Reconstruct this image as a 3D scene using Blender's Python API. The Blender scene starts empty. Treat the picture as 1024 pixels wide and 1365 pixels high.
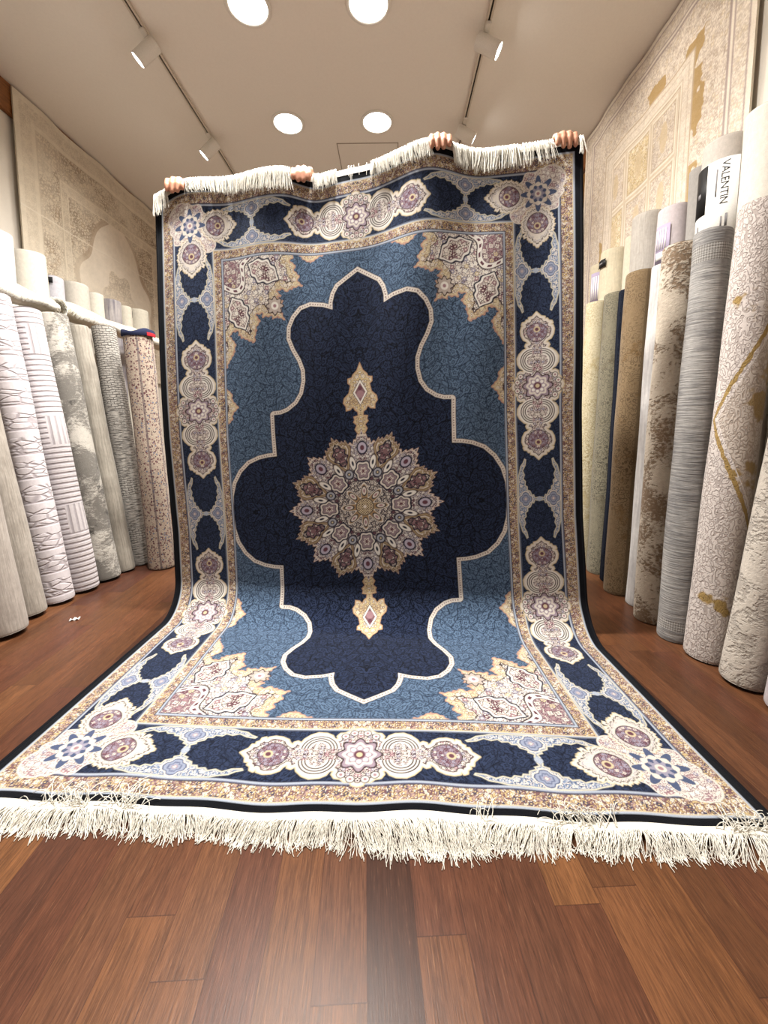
import bpy, bmesh, math, random
import numpy as np
from mathutils import Vector, Matrix

random.seed(7)
RNG = np.random.default_rng(11)
S = bpy.context.scene
COL = S.collection
PI = math.pi

# ---------------------------------------------------------------- carpet designs, drawn as colour fields
def lin(r, g, b):
    c = np.array([r, g, b], float) / 255.0
    return np.where(c <= 0.04045, c / 12.92, ((c + 0.055) / 1.055) ** 2.4)

def hash2(i, j, k):
    n = (i.astype(np.int64) * 374761393 + j.astype(np.int64) * 668265263 + k * 974634777) & 0x7fffffff
    n = ((n ^ (n >> 13)) * 1274126177) & 0x7fffffff
    n = (n ^ (n >> 16)) & 0xffff
    return n / 65535.0

def worley(x, y, seed=0):
    """distance to the nearest and second nearest seed, random id and angle around it"""
    ix, iy = np.floor(x), np.floor(y)
    d1 = np.full(x.shape, 9.0); d2 = d1.copy(); rid = np.zeros(x.shape); ang = np.zeros(x.shape)
    for a in (-1, 0, 1):
        for b in (-1, 0, 1):
            cx, cy = ix + a, iy + b
            px = cx + 0.15 + 0.7 * hash2(cx, cy, seed); py = cy + 0.15 + 0.7 * hash2(cx, cy, seed + 7)
            dx, dy = x - px, y - py
            d = np.hypot(dx, dy)
            near = d < d1
            d2 = np.where(near, d1, np.minimum(d2, d))
            rid = np.where(near, hash2(cx, cy, seed + 19), rid)
            ang = np.where(near, np.arctan2(dy, dx), ang)
            d1 = np.minimum(d1, d)
    return d1, d2, rid, ang

def vnoise(x, y, seed=0):
    ix, iy = np.floor(x), np.floor(y)
    fx, fy = x - ix, y - iy
    fx = fx * fx * (3 - 2 * fx); fy = fy * fy * (3 - 2 * fy)
    h = lambda a, b: hash2(ix + a, iy + b, seed)
    return (h(0, 0) * (1 - fx) + h(1, 0) * fx) * (1 - fy) + (h(0, 1) * (1 - fx) + h(1, 1) * fx) * fy

def fbm(x, y, seed=0, n=4):
    s = np.zeros(x.shape); a = 0.5; t = 0.0
    for k in range(n):
        s += a * vnoise(x, y, seed + 31 * k); t += a; a *= 0.55; x = x * 2.03; y = y * 2.03
    return s / t

def poly_sdf(x, y, pts, closed=True, want_arc=False):
    """signed distance to a polygon (negative inside) and the arc length of the closest point"""
    pts = np.asarray(pts, float); n = len(pts)
    best = np.full(x.shape, 1e9); arc = np.zeros(x.shape); inside = np.zeros(x.shape, bool); L = 0.0
    for i in range(n if closed else n - 1):
        a, b = pts[i], pts[(i + 1) % n]
        e = b - a; l2 = max(e @ e, 1e-12)
        wx, wy = x - a[0], y - a[1]
        t = np.clip((wx * e[0] + wy * e[1]) / l2, 0, 1)
        d = (wx - e[0] * t) ** 2 + (wy - e[1] * t) ** 2
        if want_arc:
            arc = np.where(d < best, L + t * math.sqrt(l2), arc)
        best = np.minimum(best, d); L += math.sqrt(l2)
        if closed and abs(e[1]) > 1e-12:
            c = ((a[1] <= y) != (b[1] <= y)) & (x < a[0] + (y - a[1]) / e[1] * e[0])
            inside ^= c
    sd = np.sqrt(best)
    if closed: sd = np.where(inside, -sd, sd)
    return (sd, arc) if want_arc else sd

class Canvas:
    def __init__(self, x, y, px, base):
        self.x, self.y, self.px = x, y, px
        self.c = np.zeros(x.shape + (3,)); self.c[:] = base
    def fill(self, sd, col):
        m = np.clip(0.5 - sd / self.px, 0, 1)[..., None]
        self.c = self.c * (1 - m) + np.asarray(col) * m
    def line(self, sd, at, w, col):
        self.fill(np.abs(sd - at) - w * 0.5, col)
    def mask(self, m, col):
        m = np.asarray(m, float)[..., None]
        self.c = self.c * (1 - m) + np.asarray(col) * m

CREAM = lin(209, 201, 191); WHITE = lin(222, 218, 211); GOLD = lin(194, 178, 146); TAUPE = lin(168, 146, 118)
MAROON = lin(96, 60, 70); ROSE = lin(152, 118, 124); LILAC = lin(146, 142, 158); INK = lin(34, 34, 52)
BROWN = lin(62, 48, 48); STEEL = lin(118, 134, 160); SILVER = lin(160, 168, 182); NAVY_D = lin(18, 22, 35); NAVY_L = lin(44, 54, 79)
BLUE_D = lin(36, 48, 66); BLUE_L = lin(88, 108, 133); PANEL_D = lin(6, 7, 14); PANEL_L = lin(38, 47, 71); BLACK = lin(12, 13, 18)

def floral(x, y, s, bg, petals, vine, line, seed=0, vw=0.07):
    d1, d2, r, a = worley(x / s, y / s, seed)
    k = d1 * (1 + 0.22 * np.cos(np.floor(4 + 3 * r) * a + 6 * r))
    col = np.zeros(x.shape + (3,)); col[:] = bg
    col[np.abs(d2 - d1) < vw] = vine
    e1, e2, q, b = worley(x / s * 1.9 + 5.3, y / s * 1.9 + 2.1, seed + 3)
    col[(e1 < 0.26)] = petals[1]
    col[(np.abs(e1 - 0.30) < 0.06)] = line
    n = len(petals)
    col[k < 0.36] = line
    for i in range(n):
        col[(k < 0.30) & (r * n >= i) & (r * n < i + 1)] = petals[i]
    col[k < 0.12] = bg
    return col

def damask(x, y, s, dark, light, seed=0):
    """tone on tone scrollwork: small leaves parted by dark outlines, ringed blossoms, curling stems"""
    wx = x + 0.30 * s * np.sin(y / s * 2.1 + seed); wy = y + 0.30 * s * np.sin(x / s * 2.3)
    d1, d2, r, a = worley(wx / s, wy / s, seed)
    l1, l2, q, b = worley(wx / s * 2.1 + 9, wy / s * 2.1 + 4, seed + 5)
    m = 0.35 + 0.65 * (l2 - l1 > 0.16) * (0.55 + 0.45 * q)
    k = d1 * (1 + 0.22 * np.cos(5 * a + 6 * r))
    m = np.where(k < 0.42, 0.10, m)
    m = np.where(k < 0.34, 1.0, m); m = np.where(k < 0.17, 0.15, m); m = np.where(k < 0.09, 0.9, m)
    m = np.where(np.abs(d2 - d1) < 0.05, 0.05, m)
    return dark * (1 - m[..., None]) + light * m[..., None]

CARTOUCHE = [(0, .112), (.014, .108), (.020, .096), (.034, .098), (.046, .088), (.062, .086), (.070, .074), (.066, .062), (.078, .060),
             (.086, .076), (.104, .086), (.130, .088), (.150, .078), (.168, .060), (.174, .044), (.186, .052), (.196, .048), (.198, .036), (.210, .046),
             (.216, .058), (.236, .068), (.258, .071), (.276, .066), (.280, .056), (.286, .066), (.296, .062), (.298, .050), (.308, .044),
             (.306, .034), (.318, .034), (.322, .018), (.342, .0)]
CARTOUCHE = [(p * 1.0, q) for p, q in CARTOUCHE]
LEAF = [(-.075, .012), (-.06, .040), (-.04, .056), (-.012, .066), (.012, .066), (.03, .060), (.034, .050), (.042, .060), (.052, .054), (.052, .044), (.062, .040),
        (.060, .030), (.072, .030), (.076, .016), (.098, 0)]
PALM = [(0, .004), (.010, .010), (.006, .020), (.022, .026), (.020, .034), (.040, .042), (.044, .054), (.060, .054), (.066, .064), (.086, .062), (.096, .072),
        (.116, .066), (.136, .074), (.160, .062), (.188, .058), (.194, .066), (.174, .074), (.158, .086), (.130, .092), (.110, .098), (0, .1005)]

def mirror(pts):
    return list(pts) + [(p, -q) for p, q in reversed(pts) if abs(q) > 1e-6]

def draw_cartouche(cv, p, q):
    p, q = np.abs(p), np.abs(q)
    near = (p < .37) & (q < .13)
    if not near.any(): return
    P, Q = p[near], q[near]
    s = Canvas(P, Q, cv.px, 0); s.c = cv.c[near]
    sd = poly_sdf(P, Q, [(0, 0)] + CARTOUCHE)
    sd = np.where((P < 1e-9), -Q, sd)
    out = poly_sdf(P, Q, [(-.08, -.08), (-.08, CARTOUCHE[0][1])] + CARTOUCHE + [(.342, 0), (.30, -.08)])
    s.fill(out - .004, GOLD); s.fill(out, CREAM)
    fl = floral(P, Q, .017, lin(200, 190, 186), [LILAC, CREAM, ROSE, WHITE], MAROON, BROWN, 3)
    s.fill(out + .010, BROWN)
    m = np.clip(0.5 - (out + .013) / s.px, 0, 1)[..., None]
    s.c = s.c * (1 - m) + fl * m
    # crescents in the wings
    w = np.hypot((P - .118) / 1.0, (Q - .020) / 1.0)
    wing = np.maximum(np.maximum(w - .060, .026 - w), -(Q - .022))
    s.fill(wing, WHITE)
    for r in (.034, .043, .052):
        s.fill(np.maximum(np.abs(w - r) - .0022, wing), BROWN)
    # pointed leaf at the end
    lf = np.hypot((P - .255) / 1.15, Q) - .046 + .02 * np.clip((P - .255) / .06, 0, 1)
    s.fill(lf, BROWN)
    m = np.clip(0.5 - (lf + .003) / s.px, 0, 1)[..., None]
    s.c = s.c * (1 - m) + floral(P, Q, .015, lin(138, 116, 124), [CREAM, LILAC, MAROON], lin(104, 76, 86), lin(96, 72, 84), 9) * m
    s.fill(np.hypot(P - .262, Q) - .014, GOLD); s.fill(np.hypot(P - .262, Q) - .008, MAROON)
    # heart of the middle rosette
    a = np.arctan2(Q, P); r = np.hypot(P, Q)
    s.fill(r - (.060 + .008 * np.cos(8 * a)), BROWN); s.fill(r - (.054 + .008 * np.cos(8 * a)), lin(150, 134, 146))
    s.fill(np.abs(r - .040 - .005 * np.cos(8 * a)) - .005, CREAM)
    s.fill(np.hypot(r - .026, r * np.sin((((a + math.pi / 8) % (math.pi / 4)) - math.pi / 8))) - .007, WHITE)
    s.fill(r - .016, MAROON); s.fill(r - .009, GOLD)
    for c0, c1 in ((.020, .088), (.046, .074)):
        d = np.hypot(P - c0, Q - c1); s.fill(d - .013, BROWN); s.fill(d - .010, WHITE); s.fill(d - .005, ROSE)
    cv.c[near] = s.c

def draw_leaf(cv, p, q, k=1.0):
    p = p / k; q = np.abs(q) / k
    near = (np.abs(p) < .13) & (q < .09)
    if not near.any(): return
    P, Q = p[near], q[near]
    s = Canvas(P, Q, cv.px, 0); s.c = cv.c[near]
    out = poly_sdf(P, Q, [(-.075, -.06)] + LEAF + [(.06, -.06)])
    out = out + .0022 * np.cos(np.arctan2(Q, P) * 19) + .0018 * np.cos(np.arctan2(Q, P) * 43 + 1); s.fill(out - .003, GOLD); s.fill(out, CREAM); s.line(out, -.009, .003, BROWN); s.line(out, -.0155, .0022, LILAC)
    lf = np.hypot(P / 1.15, Q) - .045 + .02 * np.clip(P / .06, 0, 1)
    s.fill(lf, BROWN)
    m = np.clip(0.5 - (lf + .003) / s.px, 0, 1)[..., None]
    s.c = s.c * (1 - m) + floral(P, Q, .015, lin(140, 116, 124), [CREAM, LILAC, MAROON], lin(104, 76, 86), lin(96, 72, 84), 9) * m
    s.fill(np.hypot(P - .004, Q) - .014, GOLD); s.fill(np.hypot(P - .004, Q) - .008, MAROON)
    cv.c[near] = s.c

def draw_palmettes(cv, p, q):
    p, q = np.abs(p), np.abs(q)
    near = (p < .22) & (q < .11)
    if not near.any(): return
    P, Q = p[near], q[near]
    s = Canvas(P, Q, cv.px, 0); s.c = cv.c[near]
    out = poly_sdf(P, Q, [(-.06, .004)] + PALM + [(-.06, .1005)])
    s.fill(out, lin(196, 190, 170)); s.fill(out + .0045, lin(96, 112, 142))
    fl = floral(P, Q, .015, lin(108, 122, 148), [CREAM, SILVER, STEEL], lin(52, 60, 90), CREAM, 5)
    m = np.clip(0.5 - (out + .006) / s.px, 0, 1)[..., None]
    s.c = s.c * (1 - m) + fl * m
    d = (np.abs(P) * .62 + np.abs(Q - .064) * .72) + .10 * np.hypot(P, Q - .064) + .002 * np.cos(np.arctan2(Q - .064, P) * 8); s.fill(np.abs(d - .0300) - .0022, CREAM); s.fill(d - .0275, lin(70, 80, 110)); s.fill(d - .0245, lin(140, 148, 168)); s.fill(np.abs(d - .015) - .002, lin(96, 102, 128)); s.fill(d - .008, lin(150, 134, 146)); s.fill(d - .004, CREAM)
    s.fill(np.hypot(P, Q) - .012, SILVER)
    cv.c[near] = s.c

PANEL = [(0, 1.14), (.048, 1.109), (.093, 1.078), (.112, 1.045), (.122, 1.006), (.122, .973), (.168, .990), (.229, .998), (.274, .983), (.308, .945), (.329, .90), (.332, .852),
         (.312, .801), (.283, .749), (.265, .697), (.264, .644), (.278, .583), (.309, .537), (.354, .505), (.392, .492), (.428, .490), (.426, .284), (.470, .281), (.515, .272), (.568, .250),
         (.612, .208), (.645, .152), (.664, .085), (.669, 0)]
SPANDREL = [(.108, 1.262), (.152, 1.238), (.181, 1.225), (.222, 1.203), (.258, 1.213), (.283, 1.238), (.311, 1.244), (.303, 1.223), (.323, 1.210), (.295, 1.192), (.303, 1.168), (.278, 1.142),
            (.286, 1.118), (.262, 1.095), (.31, 1.085), (.343, 1.064), (.367, 1.079), (.387, 1.07), (.367, 1.051), (.383, 1.043), (.359, 1.024), (.375, .996), (.354, .937), (.391, .951), (.411, .943),
            (.423, .958), (.464, .953), (.468, .973), (.496, .968), (.476, .937), (.496, .912), (.510, .838), (.544, .855), (.576, .866), (.596, .886), (.600, .905), (.624, .901), (.640, .884),
            (.612, .845), (.620, .805), (.640, .773), (.664, .732), (.690, .70), (.9, .70), (.9, 1.5), (.108, 1.5)]
SIDE = [(.70, .648), (.668, .632), (.642, .609), (.636, .572), (.606, .535), (.636, .510), (.642, .478), (.668, .452), (.70, .43)]
FINIAL = [(0, .712), (.016, .672), (.036, .652), (.040, .640), (.060, .636), (.060, .612), (.048, .602), (.056, .566), (.080, .542), (.084, .518), (.072, .502), (.071, .478), (.048, .482),
          (.036, .494), (.028, .478), (.016, .470), (.014, .454), (.036, .450), (.032, .434), (.038, .422), (.022, .406), (.032, .386), (.020, .366), (.012, .33), (0, .33)]

def rug_colours(U, V, HV, px):
    """U, V: first-quadrant coordinates in metres (0..1, 0..HV)"""
    C = Canvas(U, V, px, 0)
    eu, ev = 1.0 - U, (HV - V) / 1.06
    e = np.minimum(eu, ev); top = ev < eu
    along = np.where(top, U, V); across = e
    C.c = damask(U, V, .050, BLUE_D, BLUE_L, 1)
    # lobed panel with beaded outline
    sd, arc = poly_sdf(U, V, [(-.05, 1.172)] + PANEL + [(.669, -.05), (-.05, -.05)], want_arc=True)
    sd = np.where((U < .6) | (V > .02), sd, sd)
    dm = damask(U, V, .056, PANEL_D, PANEL_L, 2)
    C.fill(sd - .020, lin(72, 60, 62)); C.fill(sd - .018, CREAM); C.fill(sd - .012, lin(132, 112, 108))
    C.mask((np.abs(sd - .009) < .0035) & ((arc % .012) < .007), CREAM)
    C.fill(sd - .005, CREAM); C.fill(sd, lin(60, 50, 52))
    m = np.clip(0.5 - (sd + .002) / px, 0, 1)[..., None]; C.c = C.c * (1 - m) + dm * m
    # corner spandrels
    sp = poly_sdf(U, V, SPANDREL); jag = .004 * np.cos(U * 210) * np.cos(V * 210)
    sp = np.minimum(sp, poly_sdf(U, V, SIDE)) + jag
    C.fill(sp, lin(176, 140, 122)); C.fill(sp + .007, GOLD)
    gf = floral(U, V, .026, lin(208, 196, 166), [GOLD, CREAM, TAUPE], TAUPE, lin(124, 104, 90), 21, .07)
    m = np.clip(0.5 - (sp + .012) / px, 0, 1)[..., None]; C.c = C.c * (1 - m) + gf * m
    inner = sp + .036 + .010 * np.cos(U * 60) * np.cos(V * 60)
    C.fill(inner, BROWN)
    cf = floral(U, V, .030, lin(218, 210, 198), [ROSE, WHITE, WHITE, MAROON, LILAC, GOLD], lin(112, 98, 104), lin(104, 90, 98), 23, .08)
    m = np.clip(0.5 - (inner + .005) / px, 0, 1)[..., None]; C.c = C.c * (1 - m) + cf * m
    zone = np.clip(0.5 - (inner + .005) / px, 0, 1) > .5
    def inside(sd_): return np.where(zone, sd_, 1.0)
    # dark ground of flowers in the very corner, white ribbon around it
    dc = np.hypot(U - .70, V - 1.27); ac = np.arctan2(V - 1.27, U - .70)
    rc = dc - (.165 + .030 * np.cos(6 * ac + .5))
    C.fill(inside(rc - .034), BROWN); C.fill(inside(rc - .028), WHITE)
    C.fill(inside(np.where(np.sin(ac * 36) > 0, np.abs(rc - .014) - .006, 1)), MAROON)
    C.fill(inside(rc), lin(112, 94, 102))
    ff = floral(U, V, .030, lin(150, 132, 134), [CREAM, ROSE, GOLD, WHITE, MAROON], lin(206, 196, 186), lin(84, 60, 70), 29)
    m = np.clip(0.5 - (inside(rc) + .004) / px, 0, 1)[..., None]; C.c = C.c * (1 - m) + ff * m
    for (cu, cv_, an) in ((.455, 1.165, .5), (.592, .985, 1.15)):
        x = (U - cu) * math.cos(an) + (V - cv_) * math.sin(an); y = -(U - cu) * math.sin(an) + (V - cv_) * math.cos(an)
        al = np.abs(y) - .058 * (1 - (x / .092) ** 2) * (1 + .10 * np.cos(x * 130))
        al = np.where(np.abs(x) < .10, al * .8, 1)
        C.fill(al, INK); C.fill(al + .006, WHITE); C.fill(al + .014, lin(120, 96, 100))
        fl = floral(x, y, .030, lin(216, 206, 196), [ROSE, WHITE, MAROON], BROWN, lin(104, 80, 84), 31)
        m = np.clip(0.5 - (al + .017) / px, 0, 1)[..., None]; C.c = C.c * (1 - m) + fl * m
    dr = np.hypot(U - .402, V - 1.005); ar = np.arctan2(V - 1.005, U - .402)
    C.fill(dr - .040 - .006 * np.cos(8 * ar), BROWN); C.fill(dr - .034 - .006 * np.cos(8 * ar), lin(176, 164, 156)); C.fill(dr - .018, WHITE); C.fill(dr - .008, ROSE)
    # finial
    fd = poly_sdf(U, V, [(-.06, .66)] + FINIAL + [(-.06, .33)])
    C.fill(fd, lin(176, 142, 112)); C.fill(fd + .005, GOLD)
    m = np.clip(0.5 - (fd + .008) / px, 0, 1)[..., None]; C.c = C.c * (1 - m) + floral(U, V, .026, lin(204, 184, 140), [GOLD, CREAM, TAUPE], TAUPE, lin(120, 96, 78), 41) * m
    dd = U * 1.35 + np.abs(V - .565) * .75 - .050
    C.fill(dd, BROWN); C.fill(dd + .004, WHITE); C.fill(dd + .016, lin(120, 90, 96)); C.fill(np.hypot(U, V - .555) - .018, ROSE); C.fill(np.hypot(U, V - .585) - .010, MAROON)
    # sixteen pointed medallion
    r = np.hypot(U, V * .985); ph = np.arctan2(V, U)
    f8 = np.abs(((ph + math.pi / 8) % (math.pi / 4)) - math.pi / 8) * 180 / math.pi       # 0 on the pale points .. 22.5 on the gold points
    g8 = 22.5 - f8
    pale = .318 + .054 * np.clip(1 - f8 / 8.0, 0, 1) + .006 * np.cos(f8 * 1.9)
    gold = .338 + .036 * np.clip(1 - g8 / 5.5, 0, 1) - .020 * np.clip((g8 - 8.5) / 3, 0, 1) + .006 * np.cos(g8 * 2.1)
    R = np.where(f8 < 10.5, pale, gold)
    md = r - R
    C.fill(md - .004, lin(120, 92, 82)); C.fill(md, lin(206, 190, 176))
    mf = floral(r * 1.0 * np.cos(np.radians(f8)), r * np.sin(np.radians(f8)), .018, lin(190, 182, 178), [LILAC, WHITE, MAROON, CREAM], lin(92, 78, 86), lin(84, 68, 76), 51, .10)
    m = np.clip(0.5 - (md + .008) / px, 0, 1)[..., None]; C.c = C.c * (1 - m) + mf * m
    tx, ty = r * np.cos(np.radians(g8)), r * np.sin(np.radians(g8))           # gold point frame
    ax, ay = r * np.cos(np.radians(f8)), r * np.sin(np.radians(f8))           # pale point frame
    kite = np.where(tx > .29, ty - .064 * (1 - np.clip((tx - .31) / .34, 0, 1)), ty - .064 * np.clip((tx - .178) / .112, 0, 1))
    kite = np.maximum(kite * .9, md + .003)
    C.fill(kite, lin(104, 82, 68)); C.fill(kite + .004, lin(154, 136, 108)); C.line(kite, -.012, .004, lin(120, 96, 76)); C.line(kite, -.017, .004, CREAM)
    alm = ty - .034 * np.clip(1 - ((tx - .280) / .064) ** 2, -1, 1) * (1 + .16 * np.cos(tx * 190))
    C.fill(alm * .9, INK)
    m = np.clip(0.5 - (alm + .007) / px, 0, 1)[..., None]; C.c = C.c * (1 - m) + floral(tx, ty, .016, lin(92, 80, 82), [CREAM, ROSE, MAROON], INK, BROWN, 57) * m
    C.fill(np.hypot(tx - .286, ty) - .012, lin(124, 96, 98))
    # pale drop in the pale points, white leaves between
    for c0, l0, w0 in ((.290, .034, .026),):
        d = np.hypot((ax - c0) / l0, ay / w0) - 1; C.fill(d * w0, INK); C.fill((d + .22) * w0, lin(176, 168, 184)); C.fill((d + .62) * w0, MAROON)
    lx, ly = r * np.cos(np.radians(f8 - 12.5)), r * np.sin(np.radians(f8 - 12.5))
    d = np.hypot((lx - .222) / .034, ly / .013) - 1; C.fill((d - .25) * .013, BROWN); C.fill(d * .013, WHITE); C.fill((d + .62) * .013, INK)
    core = r - (.158 + .012 * np.cos(np.radians(f8) * 16))
    C.fill(core, INK)
    m = np.clip(0.5 - (core + .004) / px, 0, 1)[..., None]; C.c = C.c * (1 - m) + floral(tx, ty, .022, lin(84, 76, 80), [lin(140, 132, 132), CREAM, MAROON], lin(170, 158, 146), INK, 61) * m
    d = np.hypot((tx - .178) / .020, ty / .018) - 1; C.fill((d - .3) * .018, INK); C.fill(d * .018, lin(158, 160, 168)); C.fill((d + .5) * .018, INK); C.fill((d + .75) * .018, GOLD)
    d = np.hypot((ax - .176) / .046, ay / .036) - 1 + .10 * np.cos(6 * np.arctan2(ay, ax - .176))
    C.fill((d - .18) * .036, INK); C.fill(d * .036, CREAM); C.fill((d + .2) * .036, INK); C.fill((d + .28) * .036, lin(140, 122, 128)); C.fill((d + .62) * .036, CREAM); C.fill((d + .78) * .036, MAROON)
    star = r - (.086 + .034 * np.cos(np.radians(f8) * 8))
    C.fill(star - .004, INK); C.fill(star, CREAM); C.fill(star + .009, lin(150, 124, 92))
    d = np.hypot((ax - .078) / .026, ay / .013) - 1; C.fill(d * .013, INK); C.fill((d + .25) * .013, CREAM); C.fill((d + .62) * .013, ROSE)
    C.fill(r - .044, INK); C.fill(r - .040, GOLD); C.mask((r < .038) & ((np.cos(U * 520) * np.cos(V * 520)) > .12), lin(70, 52, 52)); C.fill(r - .008, CREAM)
    # borders, from the inside out
    band = lambda a, b: np.maximum(a - e, e - b)
    nb = damask(U + 3, V + 5, .044, NAVY_D, NAVY_L, 71)
    gx = along + np.where(top, 3.3, 0); gd = floral(gx, across + .008 * np.sin(gx * 130), .0195, lin(190, 168, 124), [lin(108, 78, 84), CREAM, lin(150, 124, 126), lin(66, 64, 84)], lin(112, 84, 84), lin(116, 92, 88), 73, .12)
    m = np.clip(0.5 - (e - .333) / px, 0, 1)[..., None]; C.c = C.c * (1 - m) + SILVER * m
    C.line(e, .331, .003, INK)
    m = np.clip(0.5 - band(.286, .321) / px, 0, 1)[..., None]; C.c = C.c * (1 - m) + gd * m
    C.line(e, .321, .003, INK); C.line(e, .285, .004, GOLD); C.line(e, .277, .003, INK)
    m = np.clip(0.5 - (e - .275) / px, 0, 1)[..., None]; C.c = C.c * (1 - m) + nb * m
    C.fill(e - .094, INK); C.fill(e - .091, SILVER); C.line(e, .083, .003, lin(90, 90, 110))
    m = np.clip(0.5 - band(.034, .080) / px, 0, 1)[..., None]; C.c = C.c * (1 - m) + gd * m
    C.line(e, .080, .003, INK); C.line(e, .034, .003, GOLD)
    # border ornaments
    mu = 1 - .184; mv = HV - .184 * 1.06
    draw_palmettes(C, V, (U - mu) * 1.04)
    draw_palmettes(C, V - 1.065, (U - mu) * 1.04)
    draw_palmettes(C, U - .505, (V - mv) * 1.0)
    draw_cartouche(C, V - .530, U - mu)
    draw_cartouche(C, U, V - mv)
    # corner group
    cu, cw = mu + .012, mv + .012
    x, y = U - cu, V - cw; rr = np.hypot(x, y); aa = np.arctan2(y, x)
    blob = np.minimum(rr - (.100 + .007 * np.cos(9 * aa)), np.hypot(x - .052, y - .052) - .062)
    blob = np.minimum(blob, np.hypot(x + .085, y + .085) - .042)
    blob = np.where(e > .045, blob, 1)
    C.fill(blob, CREAM)
    m = np.clip(0.5 - (blob + .005) / px, 0, 1)[..., None]; C.c = C.c * (1 - m) + floral(U, V, .020, lin(212, 202, 196), [ROSE, CREAM, LILAC, WHITE], lin(150, 132, 134), lin(134, 114, 118), 81) * m
    draw_leaf(C, -(x + .135), y + .004, 1.06); draw_leaf(C, -(y + .135), x + .004, 1.06)
    st = rr - (.058 + .020 * np.cos(8 * aa))
    C.fill(st - .004, CREAM); C.fill(st, lin(74, 84, 112)); C.fill(np.abs(rr - .040) - (.006 + .004 * np.cos(8 * aa)), CREAM); C.fill(rr - .026 - .006 * np.cos(8 * aa), LILAC); C.fill(rr - .014, CREAM); C.fill(rr - .007, ROSE)
    # dark selvedge
    C.fill(e - .026, BLACK)
    return C.c
# ---------------------------------------------------------------- object helpers
def link(o, parent=None):
    COL.objects.link(o)
    if parent is not None: o.parent = parent
    return o

def tag(o, label=None, cat=None, group=None, kind=None):
    if label: o['label'] = label
    if cat: o['category'] = cat
    if group: o['group'] = group
    if kind: o['kind'] = kind
    return o

def thing(name, loc, label, cat, group=None, rot=(0, 0, 0)):
    o = bpy.data.objects.new(name, None)
    o.empty_display_size = 0.1
    o.location = loc; o.rotation_euler = rot
    link(o)
    return tag(o, label, cat, group)

def raw_mesh(name, V, F, mat=None, parent=None, smooth=True, uv=None, col=None):
    """V (n,3), F (m,4) or (m,3) arrays"""
    V = np.asarray(V, np.float32); F = np.asarray(F, np.int32)
    k = F.shape[1]
    me = bpy.data.meshes.new(name)
    me.vertices.add(len(V)); me.vertices.foreach_set('co', V.ravel())
    me.loops.add(F.size); me.loops.foreach_set('vertex_index', F.ravel())
    me.polygons.add(len(F))
    me.polygons.foreach_set('loop_start', np.arange(0, F.size, k, dtype=np.int32))
    if smooth: me.polygons.foreach_set('use_smooth', np.ones(len(F), bool))
    me.update(calc_edges=True)
    if uv is not None:
        l = me.uv_layers.new(name='UVMap')
        l.data.foreach_set('uv', np.asarray(uv, np.float32)[F.ravel()].ravel())
    if col is not None:
        a = me.color_attributes.new('Col', 'FLOAT_COLOR', 'POINT')
        c4 = np.ones((len(V), 4), np.float32); c4[:, :3] = col
        a.data.foreach_set('color', c4.ravel())
    if mat is not None: me.materials.append(mat)
    return link(bpy.data.objects.new(name, me), parent)

def grid_faces(nr, nc, wrap=False, off=0):
    i = np.arange(nr - 1)[:, None]; j = np.arange(nc if wrap else nc - 1)[None, :]
    a = i * nc + j; b = i * nc + (j + 1) % nc
    return (np.stack([a, b, b + nc, a + nc], -1).reshape(-1, 4) + off)

def bm_obj(name, bm, mat=None, parent=None, smooth=False):
    me = bpy.data.meshes.new(name)
    bmesh.ops.recalc_face_normals(bm, faces=bm.faces)
    bm.to_mesh(me); bm.free()
    if smooth:
        for p in me.polygons: p.use_smooth = True
    if mat is not None: me.materials.append(mat)
    return link(bpy.data.objects.new(name, me), parent)

def add_box(bm, lo, hi, bevel=0.0):
    r = bmesh.ops.create_cube(bm, size=1.0)
    lo, hi = Vector(lo), Vector(hi)
    for v in r['verts']:
        v.co = Vector([(lo[k] + hi[k]) / 2 + v.co[k] * (hi[k] - lo[k]) for k in range(3)])
    if bevel:
        es = list({e for v in r['verts'] for e in v.link_edges})
        bmesh.ops.bevel(bm, geom=es, offset=bevel, segments=2, affect='EDGES')

def box(name, lo, hi, mat, parent=None, bevel=0.0):
    bm = bmesh.new(); add_box(bm, lo, hi, bevel)
    return bm_obj(name, bm, mat, parent)

def lathe(prof, n=32):
    """profile (r, z) turned around z; returns V, F"""
    a = np.linspace(0, 2 * PI, n, endpoint=False)
    P = np.array(prof, float)
    V = np.stack([P[:, 0][:, None] * np.cos(a), P[:, 0][:, None] * np.sin(a), np.repeat(P[:, 1][:, None], n, 1)], -1).reshape(-1, 3)
    return V, grid_faces(len(P), n, True)

def struct(o):
    o['kind'] = 'structure'
    return o

def strands(paths, radius, sides=3):
    """paths (n, k, 3): one thin yarn per path, all in one mesh"""
    n, k, _ = paths.shape
    t = np.gradient(paths, axis=1); t /= np.linalg.norm(t, axis=2, keepdims=True) + 1e-9
    ref = np.zeros_like(t); ref[..., 0] = 1.0
    ref[np.abs(t[..., 0]) > .9] = (0, 0, 1)
    a = np.cross(t, ref); a /= np.linalg.norm(a, axis=2, keepdims=True) + 1e-9
    b = np.cross(t, a)
    ang = np.arange(sides) * 2 * PI / sides
    rad = radius * np.linspace(1.0, .75, k)[None, :, None, None]
    ring = paths[:, :, None, :] + rad * (a[:, :, None, :] * np.cos(ang)[None, None, :, None] + b[:, :, None, :] * np.sin(ang)[None, None, :, None])
    V = ring.reshape(-1, 3)
    f = grid_faces(k, sides, True)
    F = (f[None] + (np.arange(n) * k * sides)[:, None, None]).reshape(-1, 4)
    return V, F

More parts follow.
